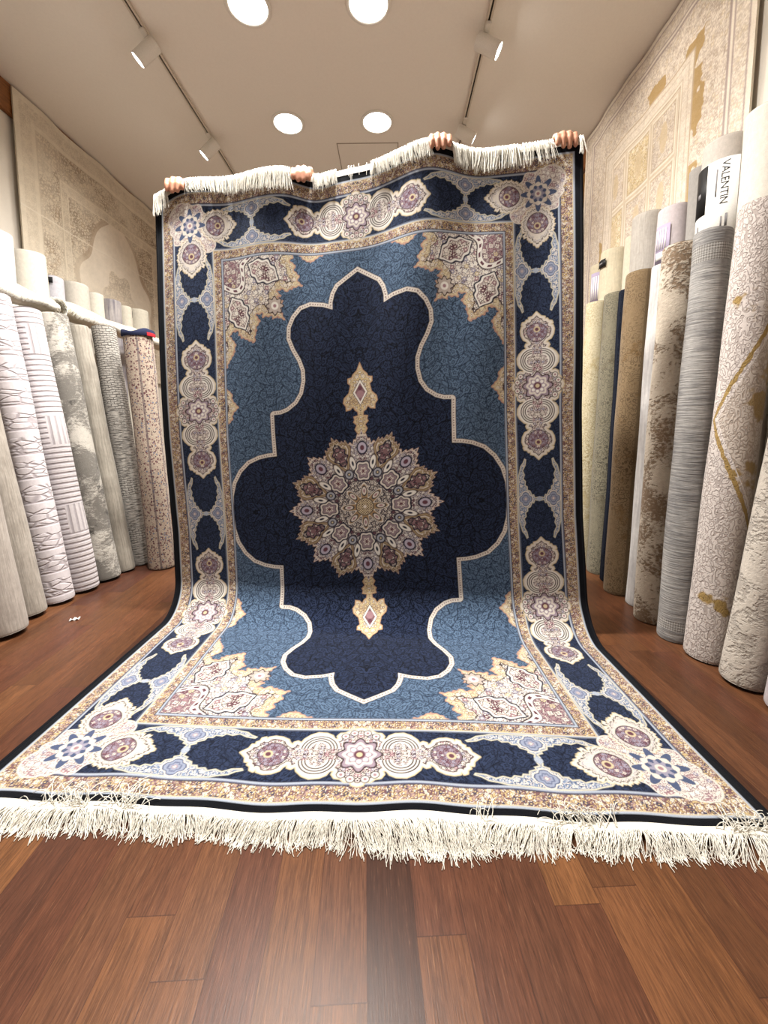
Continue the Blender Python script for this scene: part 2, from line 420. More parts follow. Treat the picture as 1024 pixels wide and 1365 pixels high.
# ---------------------------------------------------------------- materials
class NT:
    def __init__(self, name, rough=0.9, spec=0.3):
        self.m = bpy.data.materials.new(name); self.m.use_nodes = True
        self.t = self.m.node_tree; self.b = self.t.nodes['Principled BSDF']
        self.b.inputs['Roughness'].default_value = rough
        self.b.inputs['Specular IOR Level'].default_value = spec
    def n(self, kind, **kw):
        nd = self.t.nodes.new(kind)
        for k, v in kw.items():
            if k in nd.inputs: nd.inputs[k].default_value = v
            else: setattr(nd, k, v)
        return nd
    def l(self, a, b): self.t.links.new(a, b)
    def val(self, s, i):
        if isinstance(s, (int, float)): i.default_value = s
        else: self.l(s, i)
    def math(self, op, a, b=None, c=None, clamp=False):
        nd = self.t.nodes.new('ShaderNodeMath'); nd.operation = op; nd.use_clamp = clamp
        for k, s in enumerate((a, b, c)):
            if s is not None: self.val(s, nd.inputs[k])
        return nd.outputs[0]
    def mix(self, f, a, b):
        nd = self.t.nodes.new('ShaderNodeMix'); nd.data_type = 'RGBA'
        self.val(f, nd.inputs[0])
        for s, i in ((a, 6), (b, 7)):
            if hasattr(s, 'is_output'): self.l(s, nd.inputs[i])
            else: nd.inputs[i].default_value = (*s, 1)
        return nd.outputs[2]
    def ramp(self, f, stops, interp='LINEAR'):
        nd = self.t.nodes.new('ShaderNodeValToRGB'); r = nd.color_ramp; r.interpolation = interp
        while len(r.elements) < len(stops): r.elements.new(0.5)
        for e, (p, c) in zip(r.elements, stops): e.position = p; e.color = (*c, 1)
        self.l(f, nd.inputs[0]); return nd.outputs[0]
    def step(self, f, a, b):
        nd = self.t.nodes.new('ShaderNodeMapRange'); nd.interpolation_type = 'SMOOTHSTEP'
        self.val(f, nd.inputs[0]); nd.inputs[1].default_value = a; nd.inputs[2].default_value = b
        return nd.outputs[0]
    def coords(self, what='UV', scale=(1, 1, 1), rot=(0, 0, 0), loc=(0, 0, 0)):
        tc = self.t.nodes.new('ShaderNodeTexCoord'); mp = self.t.nodes.new('ShaderNodeMapping')
        mp.inputs['Scale'].default_value = scale; mp.inputs['Rotation'].default_value = rot; mp.inputs['Location'].default_value = loc
        self.l(tc.outputs[what], mp.inputs[0]); return mp.outputs[0]
    def noise(self, vec, scale, detail=3, rough=.55, dist=0.0):
        nd = self.n('ShaderNodeTexNoise', Scale=scale, Detail=detail, Roughness=rough, Distortion=dist)
        self.l(vec, nd.inputs['Vector']); return nd.outputs['Fac']
    def voronoi(self, vec, scale, feature='F1'):
        nd = self.n('ShaderNodeTexVoronoi', feature=feature); nd.inputs['Scale'].default_value = scale
        self.l(vec, nd.inputs['Vector']); return nd
    def color(self, c):
        if hasattr(c, 'is_output'): self.l(c, self.b.inputs['Base Color'])
        else: self.b.inputs['Base Color'].default_value = (*c, 1)
        return self
    def bump(self, h, strength=.3, dist=.01):
        nd = self.n('ShaderNodeBump'); nd.inputs['Strength'].default_value = strength; nd.inputs['Distance'].default_value = dist
        self.l(h, nd.inputs['Height']); self.l(nd.outputs[0], self.b.inputs['Normal']); return self
    def sheen(self, w, rough=.4, tint=(1, 1, 1)):
        self.b.inputs['Sheen Weight'].default_value = w; self.b.inputs['Sheen Roughness'].default_value = rough
        self.b.inputs['Sheen Tint'].default_value = (*tint, 1); return self

def L3(r, g, b): return tuple(float(v) for v in lin(r, g, b))

def plain(name, rgb, rough=.6, spec=.3, metal=0.0, bump=0.0, bscale=200.0):
    t = NT(name, rough, spec); c = L3(*rgb)
    n = t.noise(t.coords('Object'), bscale, 3)
    t.color(t.ramp(n, [(.3, tuple(v * .93 for v in c)), (.7, tuple(min(1, v * 1.04) for v in c))]))
    t.b.inputs['Metallic'].default_value = metal
    if bump: t.bump(n, bump, .004)
    return t.m

def emitter(name, rgb, strength):
    m = bpy.data.materials.new(name); m.use_nodes = True; t = m.node_tree; t.nodes.clear()
    e = t.nodes.new('ShaderNodeEmission'); o = t.nodes.new('ShaderNodeOutputMaterial')
    e.inputs[0].default_value = (*rgb, 1); e.inputs[1].default_value = strength
    t.links.new(e.outputs[0], o.inputs[0]); return m

def woven(name, sheen=.0, bump=.25, bscale=260.0, rough=.95):
    """carpet pile carrying a knotted design stored on the mesh"""
    t = NT(name, rough, .1)
    a = t.n('ShaderNodeVertexColor'); a.layer_name = 'Col'
    n = t.noise(t.coords('UV'), bscale, 2)
    k = t.ramp(n, [(.25, (.82,) * 3), (.75, (1.1,) * 3)])
    mx = t.t.nodes.new('ShaderNodeMix'); mx.data_type = 'RGBA'; mx.blend_type = 'MULTIPLY'; mx.inputs[0].default_value = 1
    t.l(a.outputs[0], mx.inputs[6]); t.l(k, mx.inputs[7])
    t.color(mx.outputs[2]).bump(n, bump, .003)
    if sheen: t.sheen(sheen, .38, (.80, .89, 1.0))
    return t.m

# colours of rolled carpets: kind decides the design, UV is in metres on the outer face
def roll_mat(name, kind, base, alt, third=None, scale=1.0, contrast=1.0, bump=.35, sheen=.1):
    t = NT(name, .95, .1); b, a = L3(*base), L3(*alt); th = L3(*(third or alt))
    uv = t.coords('UV'); fine = t.noise(uv, 420, 2)
    sep = t.n('ShaderNodeSeparateXYZ'); t.l(uv, sep.inputs[0]); U, V = sep.outputs[0], sep.outputs[1]
    lerp = lambda f, c, d: t.mix(f, c, d)
    if kind == 'plain':
        w = t.noise(t.coords('UV', (1, .25, 1)), 160, 3)
        c = lerp(t.math('MULTIPLY', w, .8), b, a); h = fine
    elif kind == 'woven':
        w = t.noise(t.coords('UV', (1, .06, 1)), 150 * scale, 3, .6); p = t.noise(uv, 7 * scale, 3)
        f = t.step(t.math('ADD', t.math('MULTIPLY', w, .7), t.math('MULTIPLY', p, .5)), .35, .85)
        c = lerp(f, b, a); h = w
    elif kind == 'streak':
        w = t.noise(t.coords('UV', (.07, 1, 1)), 130 * scale, 3, .65); p = t.noise(uv, 6 * scale, 3)
        f = t.step(t.math('ADD', t.math('MULTIPLY', w, .8), t.math('MULTIPLY', p, .5)), .45, .85)
        c = lerp(f, b, a); h = w
        if third:
            bd = t.math('MAXIMUM', t.math('LESS_THAN', t.math('ABSOLUTE', t.math('SUBTRACT', V, .075)), .022), t.math('LESS_THAN', t.math('ABSOLUTE', t.math('SUBTRACT', V, 1.735)), .035))
            ck = t.n('ShaderNodeTexChecker'); ck.inputs['Scale'].default_value = 130; t.l(t.coords('UV', rot=(0, 0, .785)), ck.inputs['Vector'])
            c = lerp(bd, c, t.mix(ck.outputs['Fac'], b, th))
    elif kind == 'abstract':
        p = t.noise(uv, 3.6 * scale, 8, .68, .8); q = t.noise(t.coords('UV', (.6, 1.3, 1)), 60, 5, .75)
        f = t.step(t.math('ADD', p, t.math('MULTIPLY', q, .45)), .62, .78)
        c = lerp(f, b, a)
        g = t.step(t.noise(t.coords('UV', (1, 1, 1), loc=(3, 5, 0)), 5 * scale, 6, .7), .58, .66)
        c = lerp(g, c, th); h = t.math('ADD', t.math('MULTIPLY', f, -.8), t.math('MULTIPLY', fine, .5))
    elif kind == 'ribbed':
        w = t.math('SINE', t.math('MULTIPLY', V, 2 * PI / .030)); w2 = t.math('SINE', t.math('MULTIPLY', U, 2 * PI / .034))
        blk = t.math('GREATER_THAN', t.math('FRACT', t.math('MULTIPLY', V, 1.9)), .68)
        side = t.math('LESS_THAN', t.math('FRACT', t.math('ADD', t.math('MULTIPLY', U, 4.2), .1)), .55)
        sel = t.math('MULTIPLY', blk, side)
        w = t.math('ADD', t.math('MULTIPLY', w, t.math('SUBTRACT', 1, sel)), t.math('MULTIPLY', w2, sel))
        g = t.step(w, -1.0, .2); h = g; c = lerp(g, a, b)  # grooves tinted darker: soft shade between the ribs painted into the colour
    elif kind == 'carved':
        band = t.math('GREATER_THAN', t.math('FRACT', t.math('MULTIPLY', V, 7.5)), .30)
        vo = t.voronoi(t.coords('UV', (12, 34, 1)), 1.0, 'DISTANCE_TO_EDGE')
        e = t.step(vo.outputs['Distance'], .01, .14)
        hz = t.math('ABSOLUTE', t.math('SUBTRACT', t.math('FRACT', t.math('MULTIPLY', V, 7.5)), .30))
        g = t.math('MINIMUM', t.math('MAXIMUM', e, t.math('SUBTRACT', 1, band)), t.step(hz, .0, .07))
        h = g; c = lerp(g, a, b)  # carved lines tinted darker, their shade painted on top of the bump
    elif kind == 'brick':
        br = t.n('ShaderNodeTexBrick'); br.inputs['Scale'].default_value = 1; br.inputs['Brick Width'].default_value = .042; br.inputs['Row Height'].default_value = .016; br.inputs['Mortar Size'].default_value = .003; br.inputs['Mortar Smooth'].default_value = .6
        wv = t.noise(uv, 18, 2); mv = t.n('ShaderNodeVectorMath', operation='ADD'); t.l(uv, mv.inputs[0]); cx = t.n('ShaderNodeCombineXYZ'); t.l(t.math('MULTIPLY', wv, .03), cx.inputs[1]); t.l(cx.outputs[0], mv.inputs[1])
        t.l(mv.outputs[0], br.inputs['Vector'])
        lines = t.noise(t.coords('UV', (.10, 1, 1)), 160, 3); zone = t.step(t.noise(t.coords('UV', (.2, 1, 1)), 5, 1), .45, .55)
        f = t.math('ADD', t.math('MULTIPLY', br.outputs['Fac'], zone), t.math('MULTIPLY', t.step(lines, .5, .6), t.math('SUBTRACT', 1, zone)), clamp=True)
        c = lerp(f, b, a); h = t.math('SUBTRACT', 1, f)
    elif kind == 'persian':
        vo = t.voronoi(uv, 52 * scale); f1 = t.math('LESS_THAN', vo.outputs['Distance'], .30)
        ring = t.math('LESS_THAN', t.math('ABSOLUTE', t.math('SUBTRACT', vo.outputs['Distance'], .34)), .06)
        pal = t.ramp(t.n('ShaderNodeSeparateColor').outputs[0], [(0, th)]) if False else None
        sc = t.n('ShaderNodeSeparateColor'); t.l(vo.outputs['Color'], sc.inputs[0])
        petal = t.ramp(sc.outputs[0], [(0, th), (.35, a), (.6, L3(120, 128, 150)), (.8, tuple(min(1, v * 1.15) for v in b))], 'CONSTANT')
        ve = t.voronoi(uv, 75 * scale, 'DISTANCE_TO_EDGE'); vine = t.math('LESS_THAN', ve.outputs['Distance'], .07)
        c = lerp(t.math('MULTIPLY', vine, .6), b, a); c = lerp(ring, c, L3(70, 56, 60)); c = lerp(f1, c, petal)
        st = t.math('LESS_THAN', t.math('ABSOLUTE', t.math('SUBTRACT', t.math('FRACT', t.math('MULTIPLY', U, 9.0)), .5)), .06)
        c = lerp(t.math('MULTIPLY', st, .7), c, L3(92, 80, 84)); h = fine
    elif kind == 'border':
        vo = t.voronoi(uv, 40 * scale); ring = t.math('SINE', t.math('MULTIPLY', vo.outputs['Distance'], 16))
        wash = t.noise(uv, 4, 4, .6)
        f = t.math('MULTIPLY', t.step(ring, .1, .7), t.step(wash, .2, .7))
        st = t.math('LESS_THAN', t.math('ABSOLUTE', t.math('SUBTRACT', t.math('FRACT', t.math('MULTIPLY', U, 6.0)), .5)), .05)
        f = t.math('MAXIMUM', f, t.math('MULTIPLY', st, .6)); c = lerp(f, b, a)
        c = lerp(t.math('MULTIPLY', t.step(t.noise(uv, 9, 3), .56, .7), .6), c, th); h = t.math('ADD', f, t.math('MULTIPLY', fine, .3))
    elif kind == 'relief':
        p = t.noise(uv, 5 * scale, 5, .62, .8); q = t.noise(t.coords('UV', (1, 1.3, 1)), 55, 3, .6)
        f = t.step(t.math('ADD', t.math('MULTIPLY', p, .7), t.math('MULTIPLY', q, .42)), .51, .65)
        c = lerp(f, b, a); h = t.math('ADD', t.math('MULTIPLY', f, -1), t.math('MULTIPLY', q, .7))
    elif kind == 'emboss':
        vo = t.voronoi(t.coords('UV', (1, .8, 1)), 34 * scale, 'SMOOTH_F1'); ring = t.math('SINE', t.math('MULTIPLY', vo.outputs['Distance'], 17))
        g = t.step(ring, -.2, .6); p = t.step(t.noise(uv, 2.9, 4, .6), .57, .60)
        c = lerp(t.math('MULTIPLY', g, .75), b, a); c = lerp(p, c, th); h = t.math('SUBTRACT', 1, g)
        cv = t.math('SUBTRACT', t.math('MULTIPLY', t.math('ABSOLUTE', t.math('SUBTRACT', V, 1.02)), .5), t.math('SUBTRACT', U, .262))
        wob = t.math('ADD', cv, t.math('MULTIPLY', t.math('SUBTRACT', t.noise(uv, 30, 3), .5), .02))
        c = lerp(t.math('LESS_THAN', t.math('ABSOLUTE', t.math('ADD', wob, -.010)), .009), c, th)
        c = lerp(t.math('LESS_THAN', t.math('ABSOLUTE', t.math('ADD', cv, .014)), .003), c, b)
        c = lerp(t.math('MULTIPLY', t.math('LESS_THAN', cv, -.018), .35), c, L3(150, 132, 108))
    med = t.noise(t.coords('UV', (1, .7, 1)), 55, 4, .65)
    mod = t.ramp(t.math('ADD', t.math('MULTIPLY', fine, .5), t.math('MULTIPLY', med, .5)), [(.3, (.76,) * 3), (.7, (1.08,) * 3)])
    mx = t.t.nodes.new('ShaderNodeMix'); mx.data_type = 'RGBA'; mx.blend_type = 'MULTIPLY'; mx.inputs[0].default_value = 1
    t.l(c, mx.inputs[6]); t.l(mod, mx.inputs[7]); t.color(mx.outputs[2])
    t.bump(h, bump, .006)
    if sheen: t.sheen(sheen, .5)
    return t.m
# ---------------------------------------------------------------- camera
CAM_H = 0.995
cd = bpy.data.cameras.new('camera'); cam = link(bpy.data.objects.new('camera', cd))
cd.sensor_fit = 'VERTICAL'; cd.sensor_height = 24.0; cd.lens = 550.0 / 1365.0 * 24.0
cd.shift_y = -(682.5 - 622.0) / 1365.0
cam.location = (0, 0, CAM_H); cam.rotation_euler = (math.radians(90 - 5.4), 0, math.atan(10 / 550.0))
cd.clip_start = 0.02
S.camera = cam

# ---------------------------------------------------------------- room shell
XL, XR, YF, YB, ZC = -2.99, 1.84, -3.2, 6.2, 3.645

def floor_mat():
    t = NT('merbau laminate', .3, .22)
    sp = t.n('ShaderNodeSeparateXYZ'); t.l(t.coords('Object', rot=(0, 0, math.radians(-3.7))), sp.inputs[0])
    X, Y = sp.outputs[0], sp.outputs[1]
    W, LN = .098, .78
    xi = t.math('FLOOR', t.math('DIVIDE', X, W)); xf = t.math('FRACT', t.math('DIVIDE', X, W))
    wn = t.n('ShaderNodeTexWhiteNoise', noise_dimensions='1D'); t.l(xi, wn.inputs['W'])
    yy = t.math('ADD', t.math('DIVIDE', Y, LN), t.math('MULTIPLY', wn.outputs['Value'], 7.3))
    yi = t.math('FLOOR', yy); yf = t.math('FRACT', yy)
    cb = t.n('ShaderNodeCombineXYZ'); t.l(xi, cb.inputs[0]); t.l(yi, cb.inputs[1])
    w2 = t.n('ShaderNodeTexWhiteNoise', noise_dimensions='2D'); t.l(cb.outputs[0], w2.inputs['Vector']); R = w2.outputs['Value']
    # grain, shifted for every strip
    gv = t.n('ShaderNodeCombineXYZ'); t.l(t.math('ADD', X, t.math('MULTIPLY', R, 9)), gv.inputs[0]); t.l(t.math('MULTIPLY', Y, .055), gv.inputs[1]); t.l(R, gv.inputs[2])
    g1 = t.noise(gv.outputs[0], 330, 4, .7, .3); g2 = t.noise(gv.outputs[0], 32, 3, .5, .6)
    tone = t.ramp(R, [(0, L3(66, 40, 29)), (.28, L3(112, 72, 44)), (.5, L3(86, 50, 37)), (.75, L3(124, 82, 50)), (1, L3(78, 46, 36))])
    dark = t.mix(.62, tone, L3(42, 25, 19))
    f = t.step(t.math('ADD', t.math('MULTIPLY', g1, .75), t.math('MULTIPLY', g2, .35)), .38, .70)
    c = t.mix(f, dark, tone)
    c = t.mix(t.math('MULTIPLY', t.step(g1, .60, .78), .28), c, L3(170, 128, 90))
    ex = t.math('MINIMUM', xf, t.math('SUBTRACT', 1, xf)); ey = t.math('MINIMUM', yf, t.math('SUBTRACT', 1, yf))
    gap = t.math('MAXIMUM', t.math('LESS_THAN', ex, .008), t.math('LESS_THAN', ey, .0013))
    c = t.mix(t.math('MULTIPLY', gap, .55), c, L3(46, 24, 18))
    t.color(c); t.val(t.math('ADD', .24, t.math('MULTIPLY', g1, .12)), t.b.inputs['Roughness'])
    t.bump(t.math('SUBTRACT', g1, t.math('MULTIPLY', gap, 1.5)), .12, .002)
    return t.m

def wall_mat(name, rgb, s=40, bump=.06):
    t = NT(name, .9, .2); n = t.noise(t.coords('Object'), s, 5, .6); c = L3(*rgb)
    t.color(t.ramp(n, [(.25, tuple(v * .96 for v in c)), (.75, c)])).bump(n, bump, .004)
    return t.m

M_FLOOR = floor_mat()
M_CEIL = wall_mat('warm matt ceiling paint', (236, 231, 223), 60)
M_WALL = wall_mat('white wall paint', (226, 220, 210), 50)
M_WOOD = None
def wood_trim():
    t = NT('brown wood trim', .5, .4); n = t.noise(t.coords('Object', (8, .6, 8)), 14, 4, .6, .5)
    t.color(t.ramp(n, [(.3, L3(104, 62, 30)), (.7, L3(150, 98, 54))])).bump(n, .1, .003); return t.m
M_WOOD = wood_trim()

struct(box('floor', (XL - .1, YF - .1, -.1), (XR + .1, YB + .1, 0), M_FLOOR))
struct(box('ceiling', (XL - .1, YF - .1, ZC), (XR + .1, YB + .1, ZC + .1), M_CEIL))
struct(box('wall_left', (XL - .1, YF, 0), (XL, YB, ZC), M_WALL))
struct(box('wall_right', (XR, YF, 0), (XR + .1, YB, ZC), M_WALL))
struct(box('wall_back', (XL, YB, 0), (XR, YB + .1, ZC), M_WALL))
struct(box('wall_front', (XL, YF - .1, 0), (XR, YF, ZC), M_WALL))
# timber cornice under the ceiling on both long walls
struct(box('trim_1', (XL, YF + .01, 3.41), (XL + .035, YB - .01, ZC - .002), M_WOOD, bevel=.006))
struct(box('trim_2', (XR - .035, YF + .01, 3.41), (XR, YB - .01, ZC - .002), M_WOOD, bevel=.006))
# access panel in the ceiling: a flush board with a narrow darker joint strip round it
bm = bmesh.new()
x0, x1, y0, y1 = -.52, .06, 4.12, 4.72
for lo, hi in (((x0, y0), (x1, y0 + .008)), ((x0, y1 - .008), (x1, y1)), ((x0, y0), (x0 + .008, y1)), ((x1 - .008, y0), (x1, y1))):
    add_box(bm, (*lo, ZC - .003), (*hi, ZC + .001))
struct(bm_obj('trim_3', bm, plain('ceiling panel joint', (150, 140, 126))))
# ---------------------------------------------------------------- the big carpet held up by two people
HV, RL = 1.588, 3.176
TOPX = [-1.20, -1.164, -1.10, -1.02, -.845, -.60, -.485, -.365, -.27, -.115, 0, .14, .22, .385, .55, .69, .80, .85]
TOPZ = [2.085, 2.095, 2.145, 2.175, 2.169, 2.172, 2.182, 2.145, 2.165, 2.185, 2.22, 2.25, 2.245, 2.213, 2.213, 2.228, 2.225, 2.205]
BEND = .17
_gx = np.linspace(-1.3, 1.0, 461)
_gk = np.exp(-(np.arange(-30, 31) * .005 / .038) ** 2 / 2); _gk /= _gk.sum()
_gz = np.convolve(np.pad(np.interp(_gx, TOPX, TOPZ), 30, 'edge'), _gk, 'valid')
_gw = np.exp(-(np.arange(-60, 61) * .005 / .11) ** 2 / 2); _gw /= _gw.sum()
_gs = np.convolve(np.pad(np.interp(_gx, TOPX, TOPZ), 60, 'edge'), _gw, 'valid')

def sstep(x, a, b):
    t = np.clip((x - a) / (b - a), 0, 1); return t * t * (3 - 2 * t)

def rug_point(u, s):
    """u in -1..1 across, s metres from the front edge (along the pile)"""
    u, s = np.broadcast_arrays(np.asarray(u, float), np.asarray(s, float))
    xc = np.interp(s, [0, 1.0, 2.0, RL], [-.0925, -.105, -.150, -.172])
    hw = np.interp(s, [0, 1.0, 1.5, 2.2, RL], [1.058, 1.050, 1.022, 1.014, .992])
    X = xc + hw * u
    Yf = .961 - .020 * (X + .14) + .006 * np.sin(X * 5.1 + .6)
    Yp = 2.03 - .093 * (X + .14)
    Lf = Yp - BEND - Yf
    a = np.clip((s - Lf) / BEND, 0, PI / 2)
    Y = Yf + np.minimum(s, Lf) + BEND * np.sin(a)
    up = np.maximum(0, s - Lf - BEND * PI / 2)
    Z = .012 + BEND * (1 - np.cos(a)) + up
    near = sstep(s, RL - .45, RL); ztop = np.interp(X, _gx, _gz) * near + np.interp(X, _gx, _gs) * (1 - near)
    zend = .012 + BEND + (RL - Lf - BEND * PI / 2)
    w = sstep(s, 2.05, RL)
    Z = Z + (ztop - zend) * w
    # soft folds of the hanging part and ripples of the part lying on the floor
    v = sstep(s, 1.25, RL)
    Y = Y + v * (.018 * np.sin(X * 8.5 + .8 + 1.2 * Z) + .010 * np.sin(X * 17 - Z * 2.0)) - .012 * np.sin(np.clip(up, 0, 1.9) / 1.9 * PI)
    fl = 1 - sstep(s, .0, .35)
    Z = Z + fl * (.004 + .004 * np.sin(X * 9 + 1.0) + .003 * np.sin(X * 23))
    return np.stack([X, Y, Z], -1)

def rug_normal(u, s):
    e = 1e-3
    a = rug_point(u + e, s) - rug_point(u - e, s); b = rug_point(u, s + e) - rug_point(u, s - e)
    n = np.cross(a, b); return n / np.linalg.norm(n, axis=-1, keepdims=True)

rug = thing('area_rug', (-.1, 1.4, 0), 'large navy and blue medallion rug held upright, its front half lying on the floor', 'rug')
rug.location = (0, 0, 0)
nq, mq = 450, 715
uq = (np.arange(nq) + .5) / nq; vq = (np.arange(mq) + .5) / mq * HV
UQ, VQ = np.meshgrid(uq, vq)
cq = rug_colours(UQ, VQ, HV, .0024)
cfull = np.concatenate([cq[::-1], cq], 0); cfull = np.concatenate([cfull[:, ::-1], cfull], 1)
ug = np.concatenate([-uq[::-1], uq]); sg = np.concatenate([HV - vq[::-1], HV + vq])
ug[0], ug[-1], sg[0], sg[-1] = -1, 1, 0, RL
UG, SG = np.meshgrid(ug, sg)
P = rug_point(UG, SG)
M_PILE = woven('blue medallion carpet pile', .32, .22, 330)
o = raw_mesh('pile', P.reshape(-1, 3), grid_faces(len(sg), len(ug)), M_PILE, rug, True, np.stack([UG, SG], -1).reshape(-1, 2), cfull.reshape(-1, 3).astype(np.float32))
del P, cfull, cq
# woven backing, eight millimetres behind the pile
UG, SG = np.meshgrid(np.linspace(-1, 1, 120), np.linspace(0, RL, 220))
PB = rug_point(UG, SG) - rug_normal(UG, SG) * .009
raw_mesh('backing', PB.reshape(-1, 3), grid_faces(220, 120), plain('jute carpet backing', (150, 138, 118), .95, .1, bump=.3), rug)
# black overcast selvedge along the two long sides
M_BIND = plain('black selvedge yarn', (16, 17, 22), .9, .15, bump=.3, bscale=400)
for sd in (-1, 1):
    ss = np.linspace(0, RL, 260); c = rug_point(sd, ss); nrm = rug_normal(sd * .999, ss)
    side = np.gradient(c, axis=0); side /= np.linalg.norm(side, axis=1, keepdims=True)
    out = np.cross(side, nrm)
    c = c - nrm * .0045
    a = np.linspace(0, 2 * PI, 8, endpoint=False)
    ring = c[:, None] + .0075 * (nrm[:, None] * np.cos(a)[None, :, None] + out[:, None] * np.sin(a)[None, :, None])
    raw_mesh('edge_binding', ring.reshape(-1, 3), grid_faces(260, 8, True), M_BIND, rug)
M_FRINGE = plain('off white cotton fringe', (236, 232, 222), .9, .15, bscale=300)
def smooth1(x, seed, f):
    return 2 * vnoise(np.asarray(x) * f + 17.3 * seed, np.zeros_like(np.asarray(x, float)), seed) - 1

# front fringe: woven heading, then yarns lying on the floor
uu = np.linspace(-1.0, 1.0, 300)
e0 = rug_point(uu, 0 * uu); 
rows = []
for k, (dy, dz) in enumerate(((.003, .003), (-.003, .002), (-.009, .001), (-.014, -.002), (-.014, -.008), (.003, -.010))):
    q = e0.copy(); q[:, 1] += dy; q[:, 2] = np.maximum(q[:, 2] + dz, .002); rows.append(q)
n = 2900
ux = np.sort(RNG.uniform(-1.0, 1.0, n)); root = rug_point(ux, 0 * ux); x = root[:, 0]
ang = .55 * smooth1(x, 3, 2.1) + .45 * smooth1(x, 4, 6.0) + .28 * smooth1(np.floor(x / .018) * .37, 5, 7.0) + RNG.normal(0, .13, n)
ang = ang - .45 * sstep(-x, .45, 1.1)
ln = (.066 + .022 * smooth1(x, 6, 3.0) + .012 * smooth1(np.floor(x / .018) * .53, 9, 6.0) + RNG.normal(0, .009, n)).clip(.025, .12)
curl = RNG.normal(0, .5, n) + .6 * smooth1(np.floor(x / .018) * .41, 8, 5.0)
curl = curl + 1.1 * sstep(x, .1, .8) * smooth1(np.floor(x / .022) * .77, 15, 5.0)
K = 8; t = np.linspace(0, 1, K)
path = np.zeros((n, K, 3)); px_, py_ = x.copy(), root[:, 1] - .011
hh = RNG.uniform(.002, .016, n)
zz0 = root[:, 2] - .003
for k in range(K):
    th = ang + curl * t[k] ** 1.5
    if k:
        px_ = px_ + np.sin(th) * ln / (K - 1); py_ = py_ - np.cos(th) * ln / (K - 1)
    z = np.maximum(.0022, zz0 * (1 - t[k]) ** 2 + hh * np.sin(PI * min(1, t[k] * 1.25)) + .0022)
    path[:, k] = np.stack([px_, py_, z], -1)
# loose tufts flicked back over the dark edge
for c0, w0, dn in ((-.83, .09, .30), (-.68, .05, .30), (.49, .07, .28), (.845, .05, .4), (.915, .04, .4), (.22, .03, .2)):
    sel = np.where(RNG.uniform(0, 1, n) < dn * np.exp(-((x - c0) / w0) ** 2 * 2))[0]
    m = len(sel)
    if not m: continue
    l2 = RNG.uniform(.025, .085, m); a2 = RNG.normal(0, .8, m) + .6 * math.sin(c0 * 9); c2 = RNG.normal(0, 1.3, m); up = RNG.uniform(.004, .026, m); y0 = RNG.uniform(-.012, .004, m)
    qx, qy = x[sel].copy(), root[sel, 1] + y0
    for k in range(K):
        th = a2 + c2 * t[k]
        if k: qx = qx + np.sin(th) * l2 / (K - 1); qy = qy + np.cos(th) * l2 / (K - 1)
        path[sel, k, 0] = qx; path[sel, k, 1] = qy; path[sel, k, 2] = root[sel, 2] + .003 + up * np.sin(PI * t[k] * .85)
V, F = strands(path, .00125)
fr = raw_mesh('fringe', V, F, M_FRINGE, rug); fr['kind'] = 'stuff'; tag(fr, 'white fringe spread out on the floor along the front edge')
hd = raw_mesh('fringe_heading', np.array(rows).reshape(-1, 3), grid_faces(len(rows), 300), M_FRINGE, rug)

# top fringe: falls forward over the upper edge between the hands
HANDS = [(-1.055, 'L'), (-.425, 'R'), (.215, 'L'), (.755, 'R')]
def at_x(x, s=RL):
    """u on the top edge for a given x"""
    return (x + .172) / .992
n = 2600
x = np.sort(RNG.uniform(-1.165, .822, n)); root = rug_point(at_x(x), RL + 0 * x)
keep = np.ones(n, bool)
for hx, _ in HANDS: keep &= np.abs(x - hx) > .050
thin = ((x > -.26) & (x < -.10)) & (RNG.uniform(0, 1, n) < .97)
thin |= ((x > -.96) & (x < -.88)) & (RNG.uniform(0, 1, n) < .5)
thin |= ((x > .55) & (x < .70)) & (RNG.uniform(0, 1, n) < .6)
keep &= ~thin
x = x[keep]; root = root[keep]; n = len(x)
ln = (.070 + .020 * smooth1(x, 11, 4.5) + RNG.normal(0, .008, n)).clip(.02, .11)
sw = .20 * smooth1(np.floor(x / .013) * .61, 12, 9.0) + RNG.normal(0, .10, n) + .25 * smooth1(x, 13, 5)
fwd = RNG.uniform(.010, .026, n)
path = np.zeros((n, K, 3))
for k in range(K):
    a = min(1.0, t[k] / .30)
    path[:, k, 0] = x + sw * ln * max(0, t[k] - .2)
    path[:, k, 1] = root[:, 1] + .004 - fwd * np.sin(a * PI / 2) - .004 * t[k]
    path[:, k, 2] = root[:, 2] + .024 + .007 * math.sin(a * PI) - ln * max(0, t[k] - .2) / .8 - .004 * a
V, F = strands(path, .0013)
fr = raw_mesh('fringe', V, F, M_FRINGE, rug); fr['kind'] = 'stuff'; tag(fr, 'white fringe tumbling over the raised top edge')
uu = np.linspace(-1, 1, 240); e0 = rug_point(uu, RL + 0 * uu); rows = []
for dy, dz in ((-.001, -.002), (-.001, .014), (.004, .026), (.009, .027), (.012, .014), (.010, -.004)):
    q = e0.copy(); q[:, 1] += dy; q[:, 2] += dz; rows.append(q)
raw_mesh('fringe_heading', np.array(rows).reshape(-1, 3), grid_faces(len(rows), 240), M_FRINGE, rug)
